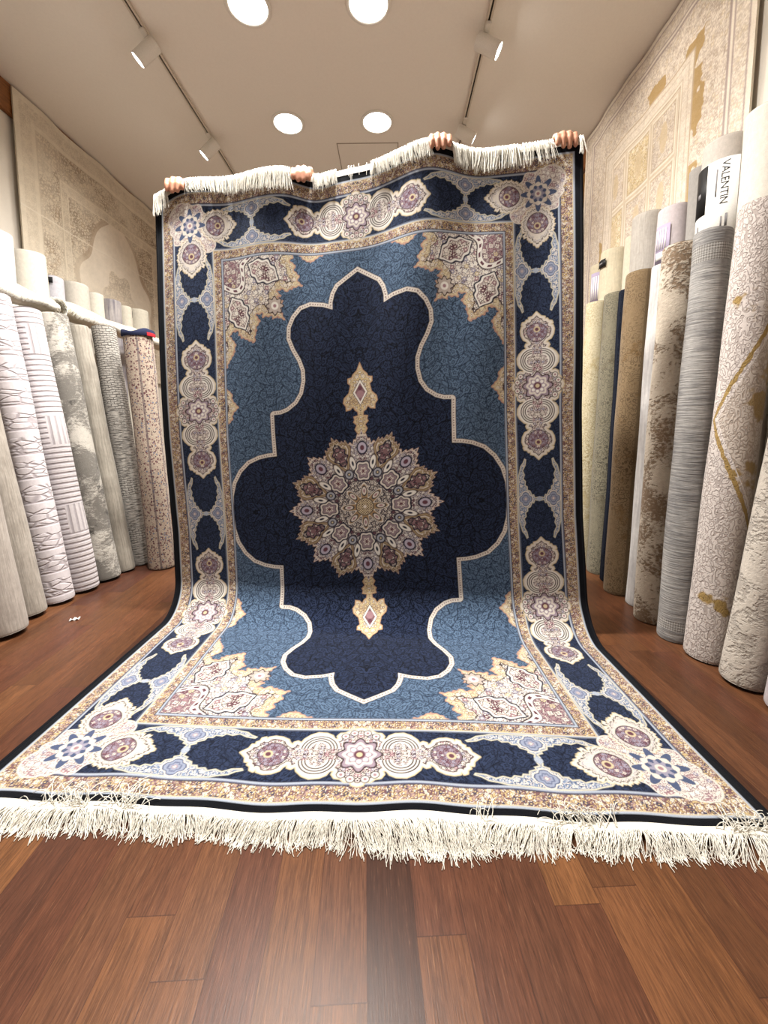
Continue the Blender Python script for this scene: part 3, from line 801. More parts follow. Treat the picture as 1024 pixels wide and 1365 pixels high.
# ---------------------------------------------------------------- rolled carpets
def roll_mesh(name, r, H, mat, parent=None, flap=0.0, turns=4.0, th=.011, horiz=False, seed=0, taper=0.0, uv0=0.0):
    """one sheet wound into a roll, standing on z = 0, its loose edge showing at angle `flap`"""
    n = int(turns * 40); rg = np.random.default_rng(seed)
    t = np.linspace(0, 1, n)
    pitch = (r - .016) / turns
    th = min(th, pitch * .72)
    ang = flap + t * turns * 2 * PI
    rad = r - t * turns * pitch
    rows = 34
    zz = np.concatenate([[0, .004, .012], np.linspace(.05, H - .05, rows - 6), [H - .012, H - .004, H]])
    ph = rg.uniform(0, 6.28, 4)
    w = .0025 * np.sin(zz * 3.1 + ph[0]) + .0015 * np.sin(zz * 9 + ph[1])
    ins = np.zeros(rows); ins[0] = ins[-1] = .0035; ins[1] = ins[-2] = .001
    A, Z = np.meshgrid(ang, zz); Rr = rad[None] * np.ones((rows, 1))
    # outer windings telescope a little at the top, like any hand rolled carpet
    dz = np.zeros((rows, n)); dz[-3:] = (.006 * np.sin(ang * .5 + ph[2]) - .010 * t)[None]
    grow = 1 + .02 * np.sin(2 * A + ph[3]) + (w / r)[:, None]
    def sheet(off, dzz):
        R = np.maximum((Rr + off) * grow, .004)
        return np.stack([R * np.cos(A), R * np.sin(A), Z + dzz], -1)
    o = sheet(-ins[:, None], dz); i = sheet(-th + ins[:, None], dz)
    uvo = np.stack([uv0 + A * r, Z], -1)
    V = np.concatenate([o.reshape(-1, 3), i.reshape(-1, 3)]); UV = np.concatenate([uvo.reshape(-1, 2)] * 2)
    f = grid_faces(rows, n); m = rows * n
    F = [f, f[:, ::-1] + m]
    j = np.arange(n - 1)
    F.append(np.stack([j, m + j, m + j + 1, j + 1], -1)[:, ::-1])
    b = (rows - 1) * n
    F.append(np.stack([b + j, b + j + 1, m + b + j + 1, m + b + j], -1)[:, ::-1])
    k = np.arange(rows - 1) * n
    F.append(np.stack([k, k + n, m + k + n, m + k], -1)); F.append(np.stack([k, m + k, m + k + n, k + n], -1) + (n - 1))
    return raw_mesh(name, V, np.concatenate(F), mat, parent, True, UV)

def stand_roll(x, y, r, H, mat, label, group, top=(0, 0), flap=0.0, seed=0, parts=False, name='rug_roll', th=.011):
    """standing roll; `top` is how far its upper end leans in x and y"""
    ax = Vector((top[0], top[1], H)).normalized()
    q = Vector((0, 0, 1)).rotation_difference(ax)
    lift = r * math.sqrt(max(0, 1 - ax.z ** 2)) + .001
    if parts:
        root = thing(name, (x, y, lift), label, 'rolled rug', group); root.rotation_euler = q.to_euler()
        roll_mesh('roll', r, H, mat, root, flap, seed=seed, th=th)
        return root
    o = roll_mesh(name, r, H, mat, None, flap, seed=seed, th=th)
    o.location = (x, y, lift); o.rotation_euler = q.to_euler()
    return tag(o, label, 'rolled rug', group)

RF = 'rolled rugs in the right front row'; RBK = 'rolled rugs in the right back row'
LF_ = 'rolled rugs in the left front row'; LBK = 'rolled rugs in the left back row'
lav = (214, 208, 212)
# right front row, nearest first
stand_roll(1.400, 1.378, .084, 2.05, roll_mat('lilac grey pile', 'plain', (196, 186, 188), (166, 156, 160)), 'plain lilac grey rug roll at the right edge, nearest the viewer', RF, (.20, -.03), 0.45, 1)
stand_roll(1.385, 1.555, .085, 1.98, roll_mat('stone emboss pile', 'relief', (188, 179, 168), (166, 157, 147), scale=1.6, bump=.9), 'stone grey rug roll with worn embossed pile, second from the right edge', RF, (.20, -.03), 0.60, 2)
stand_roll(1.380, 1.738, .090, 1.86, roll_mat('lilac gold carved pile', 'emboss', (200, 190, 184), (158, 146, 140), (152, 126, 78), scale=2.2, bump=.7), 'pale rug roll with raised scrolls and gold patches in the right front row', RF, (.085, -.005), 0.75, 3)
stand_roll(1.352, 1.905, .083, 1.83, roll_mat('grey striated pile', 'streak', (164, 161, 157), (112, 110, 110), (120, 116, 112), scale=.8, bump=.8), 'mid grey rug roll with fine horizontal striations and a woven end band', RF, (.05, 0), 0.30, 4)
stand_roll(1.358, 2.090, .094, 1.86, roll_mat('brown beige relief pile', 'relief', (196, 184, 168), (132, 112, 92), scale=1.0, bump=.9), 'beige rug roll with brown eroded patches beside the grey roll', RF, (.04, 0), 0.45, 5)
stand_roll(1.412, 2.272, .083, 1.84, roll_mat('silver pile', 'woven', (208, 205, 202), (164, 160, 160), scale=.6), 'silvery white rug roll half hidden behind the beige and brown roll', RF, (.04, 0), 0.60, 6)
stand_roll(1.385, 2.455, .092, 1.86, roll_mat('olive brown pile', 'border', (128, 108, 82), (92, 76, 56), (106, 80, 46)), 'olive brown traditional rug roll between the silver and navy rolls', RF, (.04, 0), 0.75, 7)
stand_roll(1.440, 2.632, .080, 1.83, roll_mat('dark navy pile', 'border', (16, 20, 31), (34, 38, 50), (12, 15, 23), sheen=0), 'dark navy rug roll, only one in the right row', RF, (.03, 0), 0.30, 8)
stand_roll(1.440, 2.806, .088, 1.86, roll_mat('grey olive medallion pile', 'border', (126, 120, 102), (82, 78, 68), (96, 88, 70)), 'grey olive patterned rug roll behind the navy roll', RF, (.03, 0), 0.45, 9)
stand_roll(1.410, 2.995, .088, 1.85, roll_mat('cream gold pile', 'border', (196, 186, 158), (160, 146, 112), (172, 154, 110)), 'cream and gold rug roll at the far end of the right front row', RF, (.03, 0), 0.60, 10)

# right back row (carpets rolled with the backing outside)
back = lambda n, c, d=16, k='plain': roll_mat('backing ' + n, k, c, tuple(v - d for v in c), bump=.15)
rb_a = stand_roll(1.690, 2.010, .128, 2.40, back('bone', (216, 210, 200)), 'wide bone white rug roll towering over the right back row', RBK, (.02, 0), 4.6, 21, True)
rb_b = stand_roll(1.690, 2.275, .105, 2.43, back('warm grey', (196, 188, 180)), 'warm grey rug roll wearing the large black and white paper label', RBK, (.02, 0), 2.0, 22, True)
stand_roll(1.730, 2.475, .072, 2.42, back('mid grey', (160, 156, 152)), 'narrow mid grey rug roll left of the labelled roll', RBK, (.01, 0), 2.0, 23)
rb_d = stand_roll(1.690, 2.655, .088, 2.31, back('pale lilac', (206, 196, 198)), 'pale lilac rug roll with a small printed label, right back row', RBK, (.02, 0), 2.2, 24, True)
stand_roll(1.690, 2.890, .108, 2.38, back('light grey', (190, 184, 176), 26, 'woven'), 'light grey woven rug roll behind the silver and olive rolls', RBK, (.02, 0), 1.8, 25)
stand_roll(1.720, 3.090, .075, 2.33, back('cream', (208, 199, 180)), 'slim cream rug roll at the right wall behind the olive roll', RBK, (.01, 0), 2.0, 26)
rb_g = stand_roll(1.690, 3.300, .115, 2.32, back('ivory', (214, 204, 180), 22, 'woven'), 'ivory rug roll with a small black label near its top', RBK, (.02, 0), 1.9, 27, True)
rb_h = stand_roll(1.700, 3.530, .095, 2.30, back('straw', (206, 196, 172), 22), 'straw coloured rug roll with a lilac label at the far end', RBK, (.02, 0), 2.2, 28, True)

# left front row, nearest first
LT = -.165
stand_roll(-1.860, 1.880, .100, 1.72, roll_mat('oat woven pile', 'woven', (182, 173, 164), (146, 137, 129), scale=.8), 'oat coloured woven rug roll at the left edge, nearest the viewer', LF_, (-0.25, 0), 2.75, 31)
stand_roll(-1.920, 2.075, .088, 1.665, roll_mat('greige ribbed pile', 'woven', (174, 166, 156), (134, 126, 117)), 'greige finely ribbed rug roll tucked behind the oat roll', LF_, (-0.26, 0), 2.30, 32)
stand_roll(-1.905, 2.255, .085, 1.70, roll_mat('white carved pile', 'carved', (204, 197, 200), (172, 164, 168), bump=.55), 'lavender white rug roll carved with looping line motifs', LF_, (-0.245, 0), 2.45, 33)
stand_roll(-1.885, 2.430, .087, 1.68, roll_mat('white ribbed pile', 'ribbed', (208, 202, 204), (178, 171, 175), bump=.6), 'lavender white rug roll with thick raised horizontal ribs', LF_, (-0.245, 0), 2.60, 34)
stand_roll(-1.875, 2.610, .088, 1.69, roll_mat('grey cream abstract pile', 'abstract', (192, 187, 178), (122, 118, 112), (84, 81, 78), scale=1.1, bump=.6), 'cream rug roll with cloudy charcoal abstract patches', LF_, (-0.24, 0), 2.75, 35)
stand_roll(-1.860, 2.772, .070, 1.66, roll_mat('beige worn pile', 'woven', (178, 171, 159), (132, 125, 115), scale=.7), 'slim beige worn rug roll between the abstract and brick patterned rolls', LF_, (-0.22, 0), 2.30, 36)
stand_roll(-1.830, 2.925, .082, 1.69, roll_mat('grey brick pile', 'brick', (170, 165, 158), (106, 102, 98), bump=.8), 'grey rug roll with raised brick and dash pattern', LF_, (-0.18, 0), 2.45, 37)
pr = stand_roll(-1.640, 2.860, .098, 1.62, roll_mat('floral cream pile', 'persian', (178, 167, 150), (146, 108, 104), (106, 66, 70), scale=1.25), 'cream floral rug roll with navy reverse, right end of the left row', LF_, (-.09, 0), 2.60, 38, True)
# its navy reverse turned over the top edge, with a red corner
a = np.linspace(-PI * .85, .35, 40); rows = []
for k, (rr, z) in enumerate(((.100, 1.600), (.1045, 1.612), (.103, 1.632), (.090, 1.640), (.078, 1.630))):
    z = z + .012 * np.sin(a * 3 + k) * (k > 1)
    rows.append(np.stack([rr * np.cos(a), rr * np.sin(a), z + 0 * a], -1))
tag(raw_mesh('turned_edge', np.array(rows).reshape(-1, 3), grid_faces(5, 40), plain('navy carpet reverse', (36, 40, 62), .95, .1, bump=.3), pr), 'navy reverse folded over the top')
a = np.linspace(-.55, .2, 12); rows = []
for rr, z in ((.1052, 1.600), (.1075, 1.618), (.100, 1.630)): rows.append(np.stack([rr * np.cos(a), rr * np.sin(a), z + 0 * a], -1))
tag(raw_mesh('corner_patch', np.array(rows).reshape(-1, 3), grid_faces(3, 12), plain('red carpet corner', (150, 36, 44), .95, .1), pr), 'red corner of the reverse')

# left back row
LB = [(-2.42, 2.34, .100, 2.16, (202, 198, 196), 'pale grey rug roll at the left edge of the left back row'), (-2.42, 2.60, .118, 2.185, (206, 202, 198), 'broad chalk white rug roll, tallest in the left back row'),
      (-2.42, 2.86, .110, 2.16, (208, 202, 190), 'broad ivory rug roll beside the chalk white one'), (-2.43, 3.07, .070, 2.08, (184, 182, 188), 'narrow silver grey rug roll with a small dark label, left back row'),
      (-2.42, 3.27, .098, 2.095, (190, 184, 174), 'beige grey rug roll right of the narrow labelled roll'), (-2.42, 3.47, .078, 2.09, (204, 198, 186), 'cream rug roll before the dark streaked roll'),
      (-2.42, 3.68, .090, 2.09, (180, 174, 170), 'grey rug roll with dark vertical streaks, left back row'), (-2.42, 3.86, .066, 2.09, (200, 194, 180), 'slim cream rug roll beside the dark streaked roll'),
      (-2.42, 4.06, .100, 2.12, (194, 188, 174), 'beige rug roll at the far end of the left back row')]
lb = []
for k, (x, y, r, H, c, lbl) in enumerate(LB):
    m = roll_mat('reverse %d' % k, 'woven', c, (96, 92, 104), scale=.35, bump=.15) if k == 6 else back('left %d' % k, c)
    lb.append(stand_roll(x, y, r, H, m, lbl, LBK, (-.03, 0), 2.2, 50 + k, k in (3, 8)))

# two pale rugs rolled up and laid along the tops of the left front row
M_SHAG = roll_mat('cream lying roll pile', 'plain', (218, 208, 188), (190, 178, 156))
for y0, ln, r, z, lbl in ((2.110, .60, .064, 1.772, 'short cream rolled rug with fringed ends lying on the nearest left rolls'),
                          (2.765, 1.20, .066, 1.774, 'long cream rolled rug lying on the left row behind the short one')):
    root = thing('fringed_rug_roll', (-2.205, y0, z), lbl, 'rolled rug', 'rolled rugs lying on top of the left row', (-PI / 2, 0, 0))
    ro = roll_mesh('roll', r, ln, M_SHAG, root, 3.6, 3, seed=61)
    def slack(c):
        c = np.array(c, float); z = c[..., 2]
        k = 1 + .13 * np.sin(z * 11 + y0) + .05 * np.sin(z * 27 + 2)
        c[..., 0] = c[..., 0] * k + .010 * np.sin(z * 7 + 1); c[..., 1] = c[..., 1] * (2 - k) * .96
        return c
    co = np.zeros(len(ro.data.vertices) * 3, np.float32); ro.data.vertices.foreach_get('co', co); ro.data.vertices.foreach_set('co', slack(co.reshape(-1, 3)).astype(np.float32).ravel()); ro.data.update()
    n = 700; an = RNG.uniform(0, 2 * PI, n); rr = r - .004 - np.abs(RNG.normal(0, .012, n)); l = RNG.uniform(.02, .045, n)
    tt = np.linspace(0, 1, 6); path = np.zeros((n, 6, 3)); j = RNG.normal(0, .25, n)
    for q in range(6):
        R = rr + l * .5 * tt[q] ** .7
        path[:, q, 0] = R * np.cos(an + j * tt[q] * .4); path[:, q, 1] = R * np.sin(an + j * tt[q] * .4) + .25 * l * tt[q] ** 2; path[:, q, 2] = .004 - l * .55 * tt[q] + .01 * j * tt[q]
    V, F = strands(path, .0013); f = raw_mesh('fringe', V, F, M_FRINGE, root); f['kind'] = 'stuff'
    # a fringed edge along the outside of the roll
    n = 900; zz = RNG.uniform(.02, ln - .01, n); a0 = -.25; l = RNG.uniform(.030, .055, n); path = np.zeros((n, 6, 3)); j = RNG.normal(0, .4, n)
    for q in range(6):
        R = r + .002 + .006 * math.sin(PI * tt[q]); aa = a0 + l * tt[q] / r
        path[:, q, 0] = R * np.cos(aa); path[:, q, 1] = R * np.sin(aa); path[:, q, 2] = zz + j * l * tt[q]
    path = slack(path)
    V, F = strands(path, .0013); f = raw_mesh('fringe', V, F, M_FRINGE, root); f['kind'] = 'stuff'

# ---------------------------------------------------------------- paper labels on the rolls
M_PAPER = plain('white label paper', (238, 236, 232), .6, .3); M_INKB = plain('black label print', (24, 24, 26), .5, .3)
M_GREY = plain('grey label print', (120, 118, 120), .6, .3); M_LIL = plain('lilac label print', (164, 152, 176), .6, .3)
def cyl_patch(name, R, a0, a1, z0, z1, mat, parent, n=14):
    a = np.linspace(a0, a1, n); rows = []
    for rr, z in ((R, z0), (R + .0012, z0), (R + .0012, z1), (R, z1)):
        rows.append(np.stack([rr * np.cos(a), rr * np.sin(a), z + 0 * a], -1))
    return raw_mesh(name, np.array(rows).reshape(-1, 3), grid_faces(4, n)[:, ::-1], mat, parent, False)
def cyl_text(name, body, size, R, ac, zc, mat, parent, spacing=1.0, quarter=True):
    """lettering bent round the roll, running downwards with its tops to the right"""
    cu = bpy.data.curves.new(name, 'FONT'); cu.body = body; cu.size = size; cu.align_x = 'CENTER'; cu.align_y = 'CENTER'; cu.space_character = spacing
    tmp = bpy.data.objects.new(name, cu); COL.objects.link(tmp)
    dg = bpy.context.evaluated_depsgraph_get(); me = bpy.data.meshes.new_from_object(tmp.evaluated_get(dg)); me.name = name
    bpy.data.objects.remove(tmp); bpy.data.curves.remove(cu)
    for v in me.vertices:
        x, y = v.co.x, v.co.y
        if quarter: x, y = y, -x
        a = ac + x / R
        v.co = ((R) * math.cos(a), (R) * math.sin(a), zc + y)
    me.materials.clear(); me.materials.append(mat)
    return link(bpy.data.objects.new(name, me), parent)

R0 = .1085; D = math.radians
lab = cyl_patch('label', R0 + .001, D(146), D(262), 1.86, 2.315, M_PAPER, rb_b, 30); tag(lab, 'black and white paper label')
cyl_patch('label_panel', R0 + .0028, D(148), D(193), 2.075, 2.312, M_INKB, lab)
cyl_patch('logo_square', R0 + .0046, D(168), D(178), 2.165, 2.19, M_GREY, lab)
cyl_text('lettering', 'VALENTIN', .046, R0 + .0036, D(232), 2.20, M_INKB, lab, .95)
for k, (a0, z0, z1, w) in enumerate(((214, 2.14, 2.27, 3), (238, 1.99, 2.05, 5), (229, 1.985, 2.04, 3), (238, 1.92, 1.955, 3))):
    cyl_patch('print_line', R0 + .0028, D(a0), D(a0 + w), z0, z1, M_GREY, lab, 4)
for k, (a0, z0, z1, w) in enumerate(((170, 1.90, 2.03, 5), (182, 1.91, 1.925, 12), (182, 1.96, 1.975, 12))):
    cyl_patch('print_line', R0 + .0028, D(a0), D(a0 + w), z0, z1, M_GREY, lab, 4)
lab = cyl_patch('label', .1325, D(268), D(300), 1.90, 2.14, plain('dark label paper', (30, 26, 40), .5, .4), rb_a, 10); tag(lab, 'dark label with pale print')
for a0, z0, z1 in ((274, 1.97, 2.03), (280, 1.97, 2.05), (287, 1.96, 2.0)):
    cyl_patch('print_line', .1345, D(a0), D(a0 + 2), z0, z1, M_GREY, lab, 4)
lab = cyl_patch('label', .0915, D(168), D(226), 1.98, 2.20, M_LIL, rb_d, 14); tag(lab, 'lilac printed label')
for k in range(5): cyl_patch('print_line', .0935, D(174 + 9 * k), D(178 + 9 * k), 2.06, 2.18, M_PAPER, lab, 4)
cyl_patch('print_line', .0935, D(176), D(216), 2.00, 2.045, M_PAPER, lab, 10)
lab = cyl_patch('label', .1190, D(160), D(205), 2.20, 2.255, M_INKB, rb_g, 12); tag(lab, 'small black label')
cyl_patch('print_line', .1210, D(168), D(192), 2.222, 2.234, M_GREY, lab, 8)
lab = cyl_patch('label', .0990, D(190), D(240), 1.98, 2.23, M_LIL, rb_h, 12); tag(lab, 'lilac printed label')
for k in range(4): cyl_patch('print_line', .1010, D(196 + 10 * k), D(201 + 10 * k), 2.02, 2.2, M_PAPER, lab, 4)
lab = cyl_patch('label', .0735, D(285), D(305), 2.02, 2.06, M_INKB, lb[3], 10); tag(lab, 'small dark label')
lab = cyl_patch('label', .1035, D(262), D(275), 2.02, 2.08, M_INKB, lb[8], 6); tag(lab, 'small dark label')

# crumpled scrap of paper on the floor by the left row
bm = bmesh.new(); bmesh.ops.create_grid(bm, x_segments=9, y_segments=5, size=1)
for v in bm.verts:
    v.co = Vector((v.co.x * .042 + .006 * math.sin(v.co.y * 3), v.co.y * .018 + .004 * math.cos(v.co.x * 5), .007 + .006 * math.sin(v.co.x * 6 + 2 * v.co.y)))
bmesh.ops.solidify(bm, geom=bm.faces[:], thickness=.0012)
sc = bm_obj('paper_scrap', bm, M_PAPER, None, True); sc.scale = (.5, .6, .8); sc.location = (-1.645, 2.03, .0); sc.rotation_euler = (0, 0, .5)
tag(sc, 'small crumpled white paper scrap on the floor by the left rolls', 'paper scrap')
# ---------------------------------------------------------------- carpets hung flat on the walls
def hung(name, side, y0, y1, z0, z1, colours, label, cat='rug', off=.050, res=.005, wave=.006):
    ny, nz = int((y1 - y0) / res), int((z1 - z0) / res)
    ys = np.linspace(y0, y1, ny); zs = np.linspace(z0, z1, nz)
    Yg, Zg = np.meshgrid(ys, zs)
    a = Yg - y0 if side > 0 else y1 - Yg
    c = colours(a, z1 - Zg, y1 - y0, z1 - z0)
    xw = XR if side > 0 else XL
    d = off + wave * np.sin(Yg * 7 + .6 * Zg) + .5 * wave * np.sin(Yg * 19)
    X = xw - side * d
    Zw = Zg + (.003 if side > 0 else .007) * np.sin(Yg * 9) * sstep(Zg, z1 - .3, z1)
    P = np.stack([X, Yg, Zw], -1)
    root = thing(name, (0, 0, 0), label, cat)
    f = grid_faces(nz, ny)
    raw_mesh('pile', P.reshape(-1, 3), f if side < 0 else f[:, ::-1], M_FADED, root, True, np.stack([Yg, Zg], -1).reshape(-1, 2), c.reshape(-1, 3).astype(np.float32))
    # backing with turned rim
    st = 8; Pb = P[::st, ::st].copy(); Pb[-1] = P[-1, ::st][:Pb.shape[1]]; Pb = np.concatenate([Pb, P[::st, -1:]], 1) if True else Pb
    Pb[..., 0] += side * .010
    fb = grid_faces(Pb.shape[0], Pb.shape[1])
    raw_mesh('backing', Pb.reshape(-1, 3), fb, M_BACKING, root)
    rim = np.concatenate([P[0], P[1:, -1], P[-1, -2::-1], P[-2:0:-1, 0]])
    n = len(rim); q = np.stack([rim, rim + np.array([side * .011, 0, 0])])
    raw_mesh('edge_binding', q.reshape(-1, 3), grid_faces(2, n, True), M_BACKING, root)
    return root

M_FADED = woven('faded carpet pile', 0, .35, 240)
M_BACKING = plain('pale carpet backing', (196, 186, 168), .95, .1)

def faded_medallion(a, b, W, H):
    """worn cream carpet: bands of faded taupe flowers, pale field with an ogival outline"""
    C = Canvas(a, b, .006, lin(222, 212, 194))
    e = np.minimum(np.minimum(a, W - a), np.minimum(b, 3.0 - b))
    wash = fbm(a * 3.2, b * 3.2, 5); fine = fbm(a * 26, b * 26, 9, 3)
    pal = [lin(178, 160, 138), lin(206, 194, 174), lin(150, 134, 116)]
    fl = floral(a, b, .075, lin(214, 202, 182), pal, lin(172, 156, 136), lin(140, 124, 110), 91, .10)
    fs = floral(a, b, .045, lin(216, 206, 188), pal, lin(190, 176, 156), lin(160, 144, 128), 92, .10)
    def put(m, layer, k):
        m = np.clip(m, 0, 1)[..., None] * k; C.c = C.c * (1 - m) + layer * m
    worn = sstep(wash + .25 * fine, .42, .68)
    put((e > .05) & (e < .16), fs, .35)
    C.line(e, .20, .010, lin(190, 178, 158)); C.line(e, .43, .010, lin(190, 178, 158))
    put(((e > .205) & (e < .425)) * (.35 + .65 * worn), fl, .95)
    put(((e > .45) & (e < .52)), fs, .5)
    field = e > .53
    x = a - W / 2; y = b - 1.35
    og = np.abs(x) / .62 + (np.abs(y) / 1.0) ** 1.6 + .06 * np.cos(np.arctan2(y, x) * 8) - 1
    put(field & (og > 0), fl, .85)
    put(field & (np.abs(og) < .05), np.ones_like(C.c) * lin(176, 158, 138), .8)
    put(field & (og < -.05), np.ones_like(C.c) * lin(226, 216, 202), .8)
    md = np.hypot(x / .26, y / .36) + .1 * np.cos(np.arctan2(y, x) * 8)
    put(field & (md < 1) , fl, .55)
    k = (1 - .45 * sstep(fbm(a * 2.2 + 9, b * 2.2, 15), .45, .7))[..., None]
    C.c = C.c * k + lin(226, 216, 198) * (1 - k)
    C.c *= (.92 + .16 * fine)[..., None]
    # fold lines from shipping
    for q in (.86, 1.72): C.line(b, q, .008, lin(232, 224, 210))
    return C.c

def panelled(a, b, W, H):
    """ivory and gold carpet with framed rectangular panels and gold torn-edge accents"""
    C = Canvas(a, b, .006, lin(226, 216, 202))
    e = np.minimum(np.minimum(a, W - a), b)
    fine = fbm(a * 30, b * 30, 3, 3); wash = fbm(a * 3, b * 3, 8)
    pal = [lin(196, 178, 150), lin(212, 200, 184), lin(168, 150, 134)]
    fs = floral(a, b, .038, lin(226, 216, 204), pal, lin(190, 176, 164), lin(170, 154, 144), 93, .09)
    fg = floral(a, b, .046, lin(222, 206, 170), [lin(206, 186, 144), lin(230, 220, 200), lin(190, 168, 126)], lin(208, 190, 152), lin(170, 146, 108), 94, .09)
    def put(m, layer, k):
        m = np.clip(m, 0, 1)[..., None] * k; C.c = C.c * (1 - m) + layer * m
    put((e > .03) & (e < .13), fs, .6)
    for q, w in ((.035, .008), (.125, .010), (.155, .016), (.185, .006)): C.line(e, q, w, lin(166, 152, 148))
    put((e > .165) & (e < .40), fs, .75)
    edge = .335 + .10 * (fbm(a * 5 + 4, b * 5, 33) - .5) + .03 * (fine - .5)
    tear = sstep(fbm(a * 2.4 + 2, b * 2.4 + 7, 41), .50, .56)
    put((e > edge) & (e < .405) & (tear > .5), np.ones_like(C.c) * lin(172, 144, 96), .9)
    for q, w in ((.410, .012), (.450, .006), (.505, .006), (.53, .010)): C.line(e, q, w, lin(182, 164, 142))
    put((e > .42) & (e < .50), fs, .35)
    inn = e > .54
    cw, ch = .285, .37
    ia = (a - .54) / cw; ib = (b - .54) / ch
    fa, fb_ = np.abs((ia % 1) - .5), np.abs((ib % 1) - .5)
    idn = hash2(np.floor(ia), np.floor(ib), 5)
    inner = (fa < .40) & (fb_ < .42)
    put(inn & inner & (idn < .5), fs, .75); put(inn & inner & (idn >= .5), fg, .85)
    put(inn & (np.abs(np.maximum(fa - .40, fb_ - .42)) < .018), np.ones_like(C.c) * lin(186, 168, 144), .8)
    put(inn & (np.maximum(fa - .46, fb_ - .47) > 0), np.ones_like(C.c) * lin(196, 180, 156), .7)
    put(inn & inner & ((fa / .13) ** 2 + (fb_ / .26) ** 2 < 1) & (idn < .7), np.ones_like(C.c) * lin(206, 188, 158), .8)
    C.c *= (.90 + .20 * fine)[..., None] * (.96 + .08 * wash)[..., None]
    return C.c

def navy_border(a, b, W, H):
    C = Canvas(a, b, .006, lin(206, 198, 186))
    e = np.minimum(np.minimum(a, W - a), b)
    nv = floral(a, b, .03, lin(36, 40, 58), [lin(200, 194, 184), lin(120, 124, 140)], lin(150, 150, 156), lin(90, 92, 110), 95, .08)
    m = (e < .30)[..., None]; C.c = np.where(m, nv, floral(a, b, .05, lin(206, 198, 186), [lin(120, 110, 110), lin(170, 150, 140)], lin(170, 160, 150), lin(130, 120, 118), 96))
    C.line(e, .30, .012, lin(200, 192, 180)); C.line(e, .03, .012, lin(20, 22, 30))
    return C.c

hung('wall_rug', -1, 3.39, 5.75, 1.55, 3.625, faded_medallion, 'faded cream medallion rug hanging on the left wall up to the ceiling')
hung('wall_rug', 1, 2.27, 4.10, 1.60, 3.628, panelled, 'ivory and gold panelled rug hanging on the right wall up to the ceiling')
hung('wall_rug', -1, 2.20, 3.195, 1.55, 2.62, navy_border, 'navy bordered rug on the left wall, mostly cut off by the left edge', res=.006)

# gilt framed picture beyond the right hand wall rug
pic = thing('picture_frame', (XR, 4.50, 2.40), 'gilt framed dark picture on the right wall beyond the panelled rug', 'picture')
gold = plain('gilt moulding', (176, 128, 56), .35, .6, .6)
def frame_ring(name, y0, y1, z0, z1, w, d0, d1, mat, parent):
    bm = bmesh.new()
    for lo, hi in (((y0, z0), (y1, z0 + w)), ((y0, z1 - w), (y1, z1)), ((y0, z0 + w), (y0 + w, z1 - w)), ((y1 - w, z0 + w), (y1, z1 - w))):
        add_box(bm, (-d1, lo[0], lo[1]), (-d0, hi[0], hi[1]), .004)
    return bm_obj(name, bm, mat, parent)
frame_ring('outer_moulding', -.36, .36, -.0, .98, .05, .001, .030, gold, pic)
frame_ring('inner_moulding', -.305, .305, .055, .925, .03, .001, .042, plain('antique gold', (150, 104, 44), .4, .5, .5), pic)
t = NT('dark painted canvas', .5, .4); nz = t.noise(t.coords('Object'), 6, 5, .6); t.color(t.ramp(nz, [(.3, L3(34, 32, 40)), (.6, L3(74, 62, 52)), (.8, L3(126, 110, 84))]))
box('canvas', (-.014, -.28, .08), (-.001, .28, .90), t.m, pic)
# ---------------------------------------------------------------- lamps
WARM = (1.0, .92, .81); COOL = (1.0, .965, .91)
M_LENS = emitter('lit diffuser', COOL, 9.0); M_TRIMW = plain('white lacquered metal', (226, 222, 214), .4, .4); M_SPOTLENS = emitter('lit spot lens', (1.0, .97, .92), 14.0)
M_SLOT = plain('dark track slot', (44, 38, 32), .6, .3); M_TRACK = plain('grey white track', (206, 196, 182), .45, .4)

def lamp_area(loc, size, power, colour, spread=2.6, rot=(0, 0, 0)):
    d = bpy.data.lights.new('lamp', 'AREA'); d.shape = 'DISK'; d.size = size; d.energy = power; d.color = colour; d.spread = spread
    o = link(bpy.data.objects.new('lamp', d)); o.location = loc; o.rotation_euler = rot; return o

def downlight(x, y, label, power):
    root = thing('recessed_downlight', (x, y, ZC), label, 'ceiling light', 'recessed round downlights')
    V, F = lathe([(.118, -.001), (.145, -.001), (.145, -.004), (.139, -.009), (.126, -.010), (.120, -.006), (.118, -.001)], 48)
    raw_mesh('trim_ring', V, F, M_TRIMW, root)
    V, F = lathe([(.0005, -.0055), (.06, -.0055), (.121, -.0045)], 48)
    raw_mesh('diffuser', V, F[:, ::-1], M_LENS, root)
    lamp_area((x, y, ZC - .016), .22, power, COOL, 2.5)

DP = 31.0
for x, y, w in ((-.91, 3.86, 'far left one of the four visible round downlights'), (-.13, 3.86, 'far right one of the four visible round downlights'),
                (-.91, 2.85, 'near left downlight cut off by the top of the view'), (-.15, 2.85, 'near right downlight cut off by the top of the view')):
    downlight(x, y, 'lit round white ' + w, DP)
for y, w, pw in ((1.85, 'added out-of-view pair just above the viewer', 92.0), (.75, 'added out-of-view pair overhead', 3.5)):  # unseen pairs, added in line with the grid because the room needs light
    for x, q in ((-.91, 'left'), (-.14, 'right')):
        downlight(x, y, 'lit round white downlight, %s of the %s' % (q, w), pw)

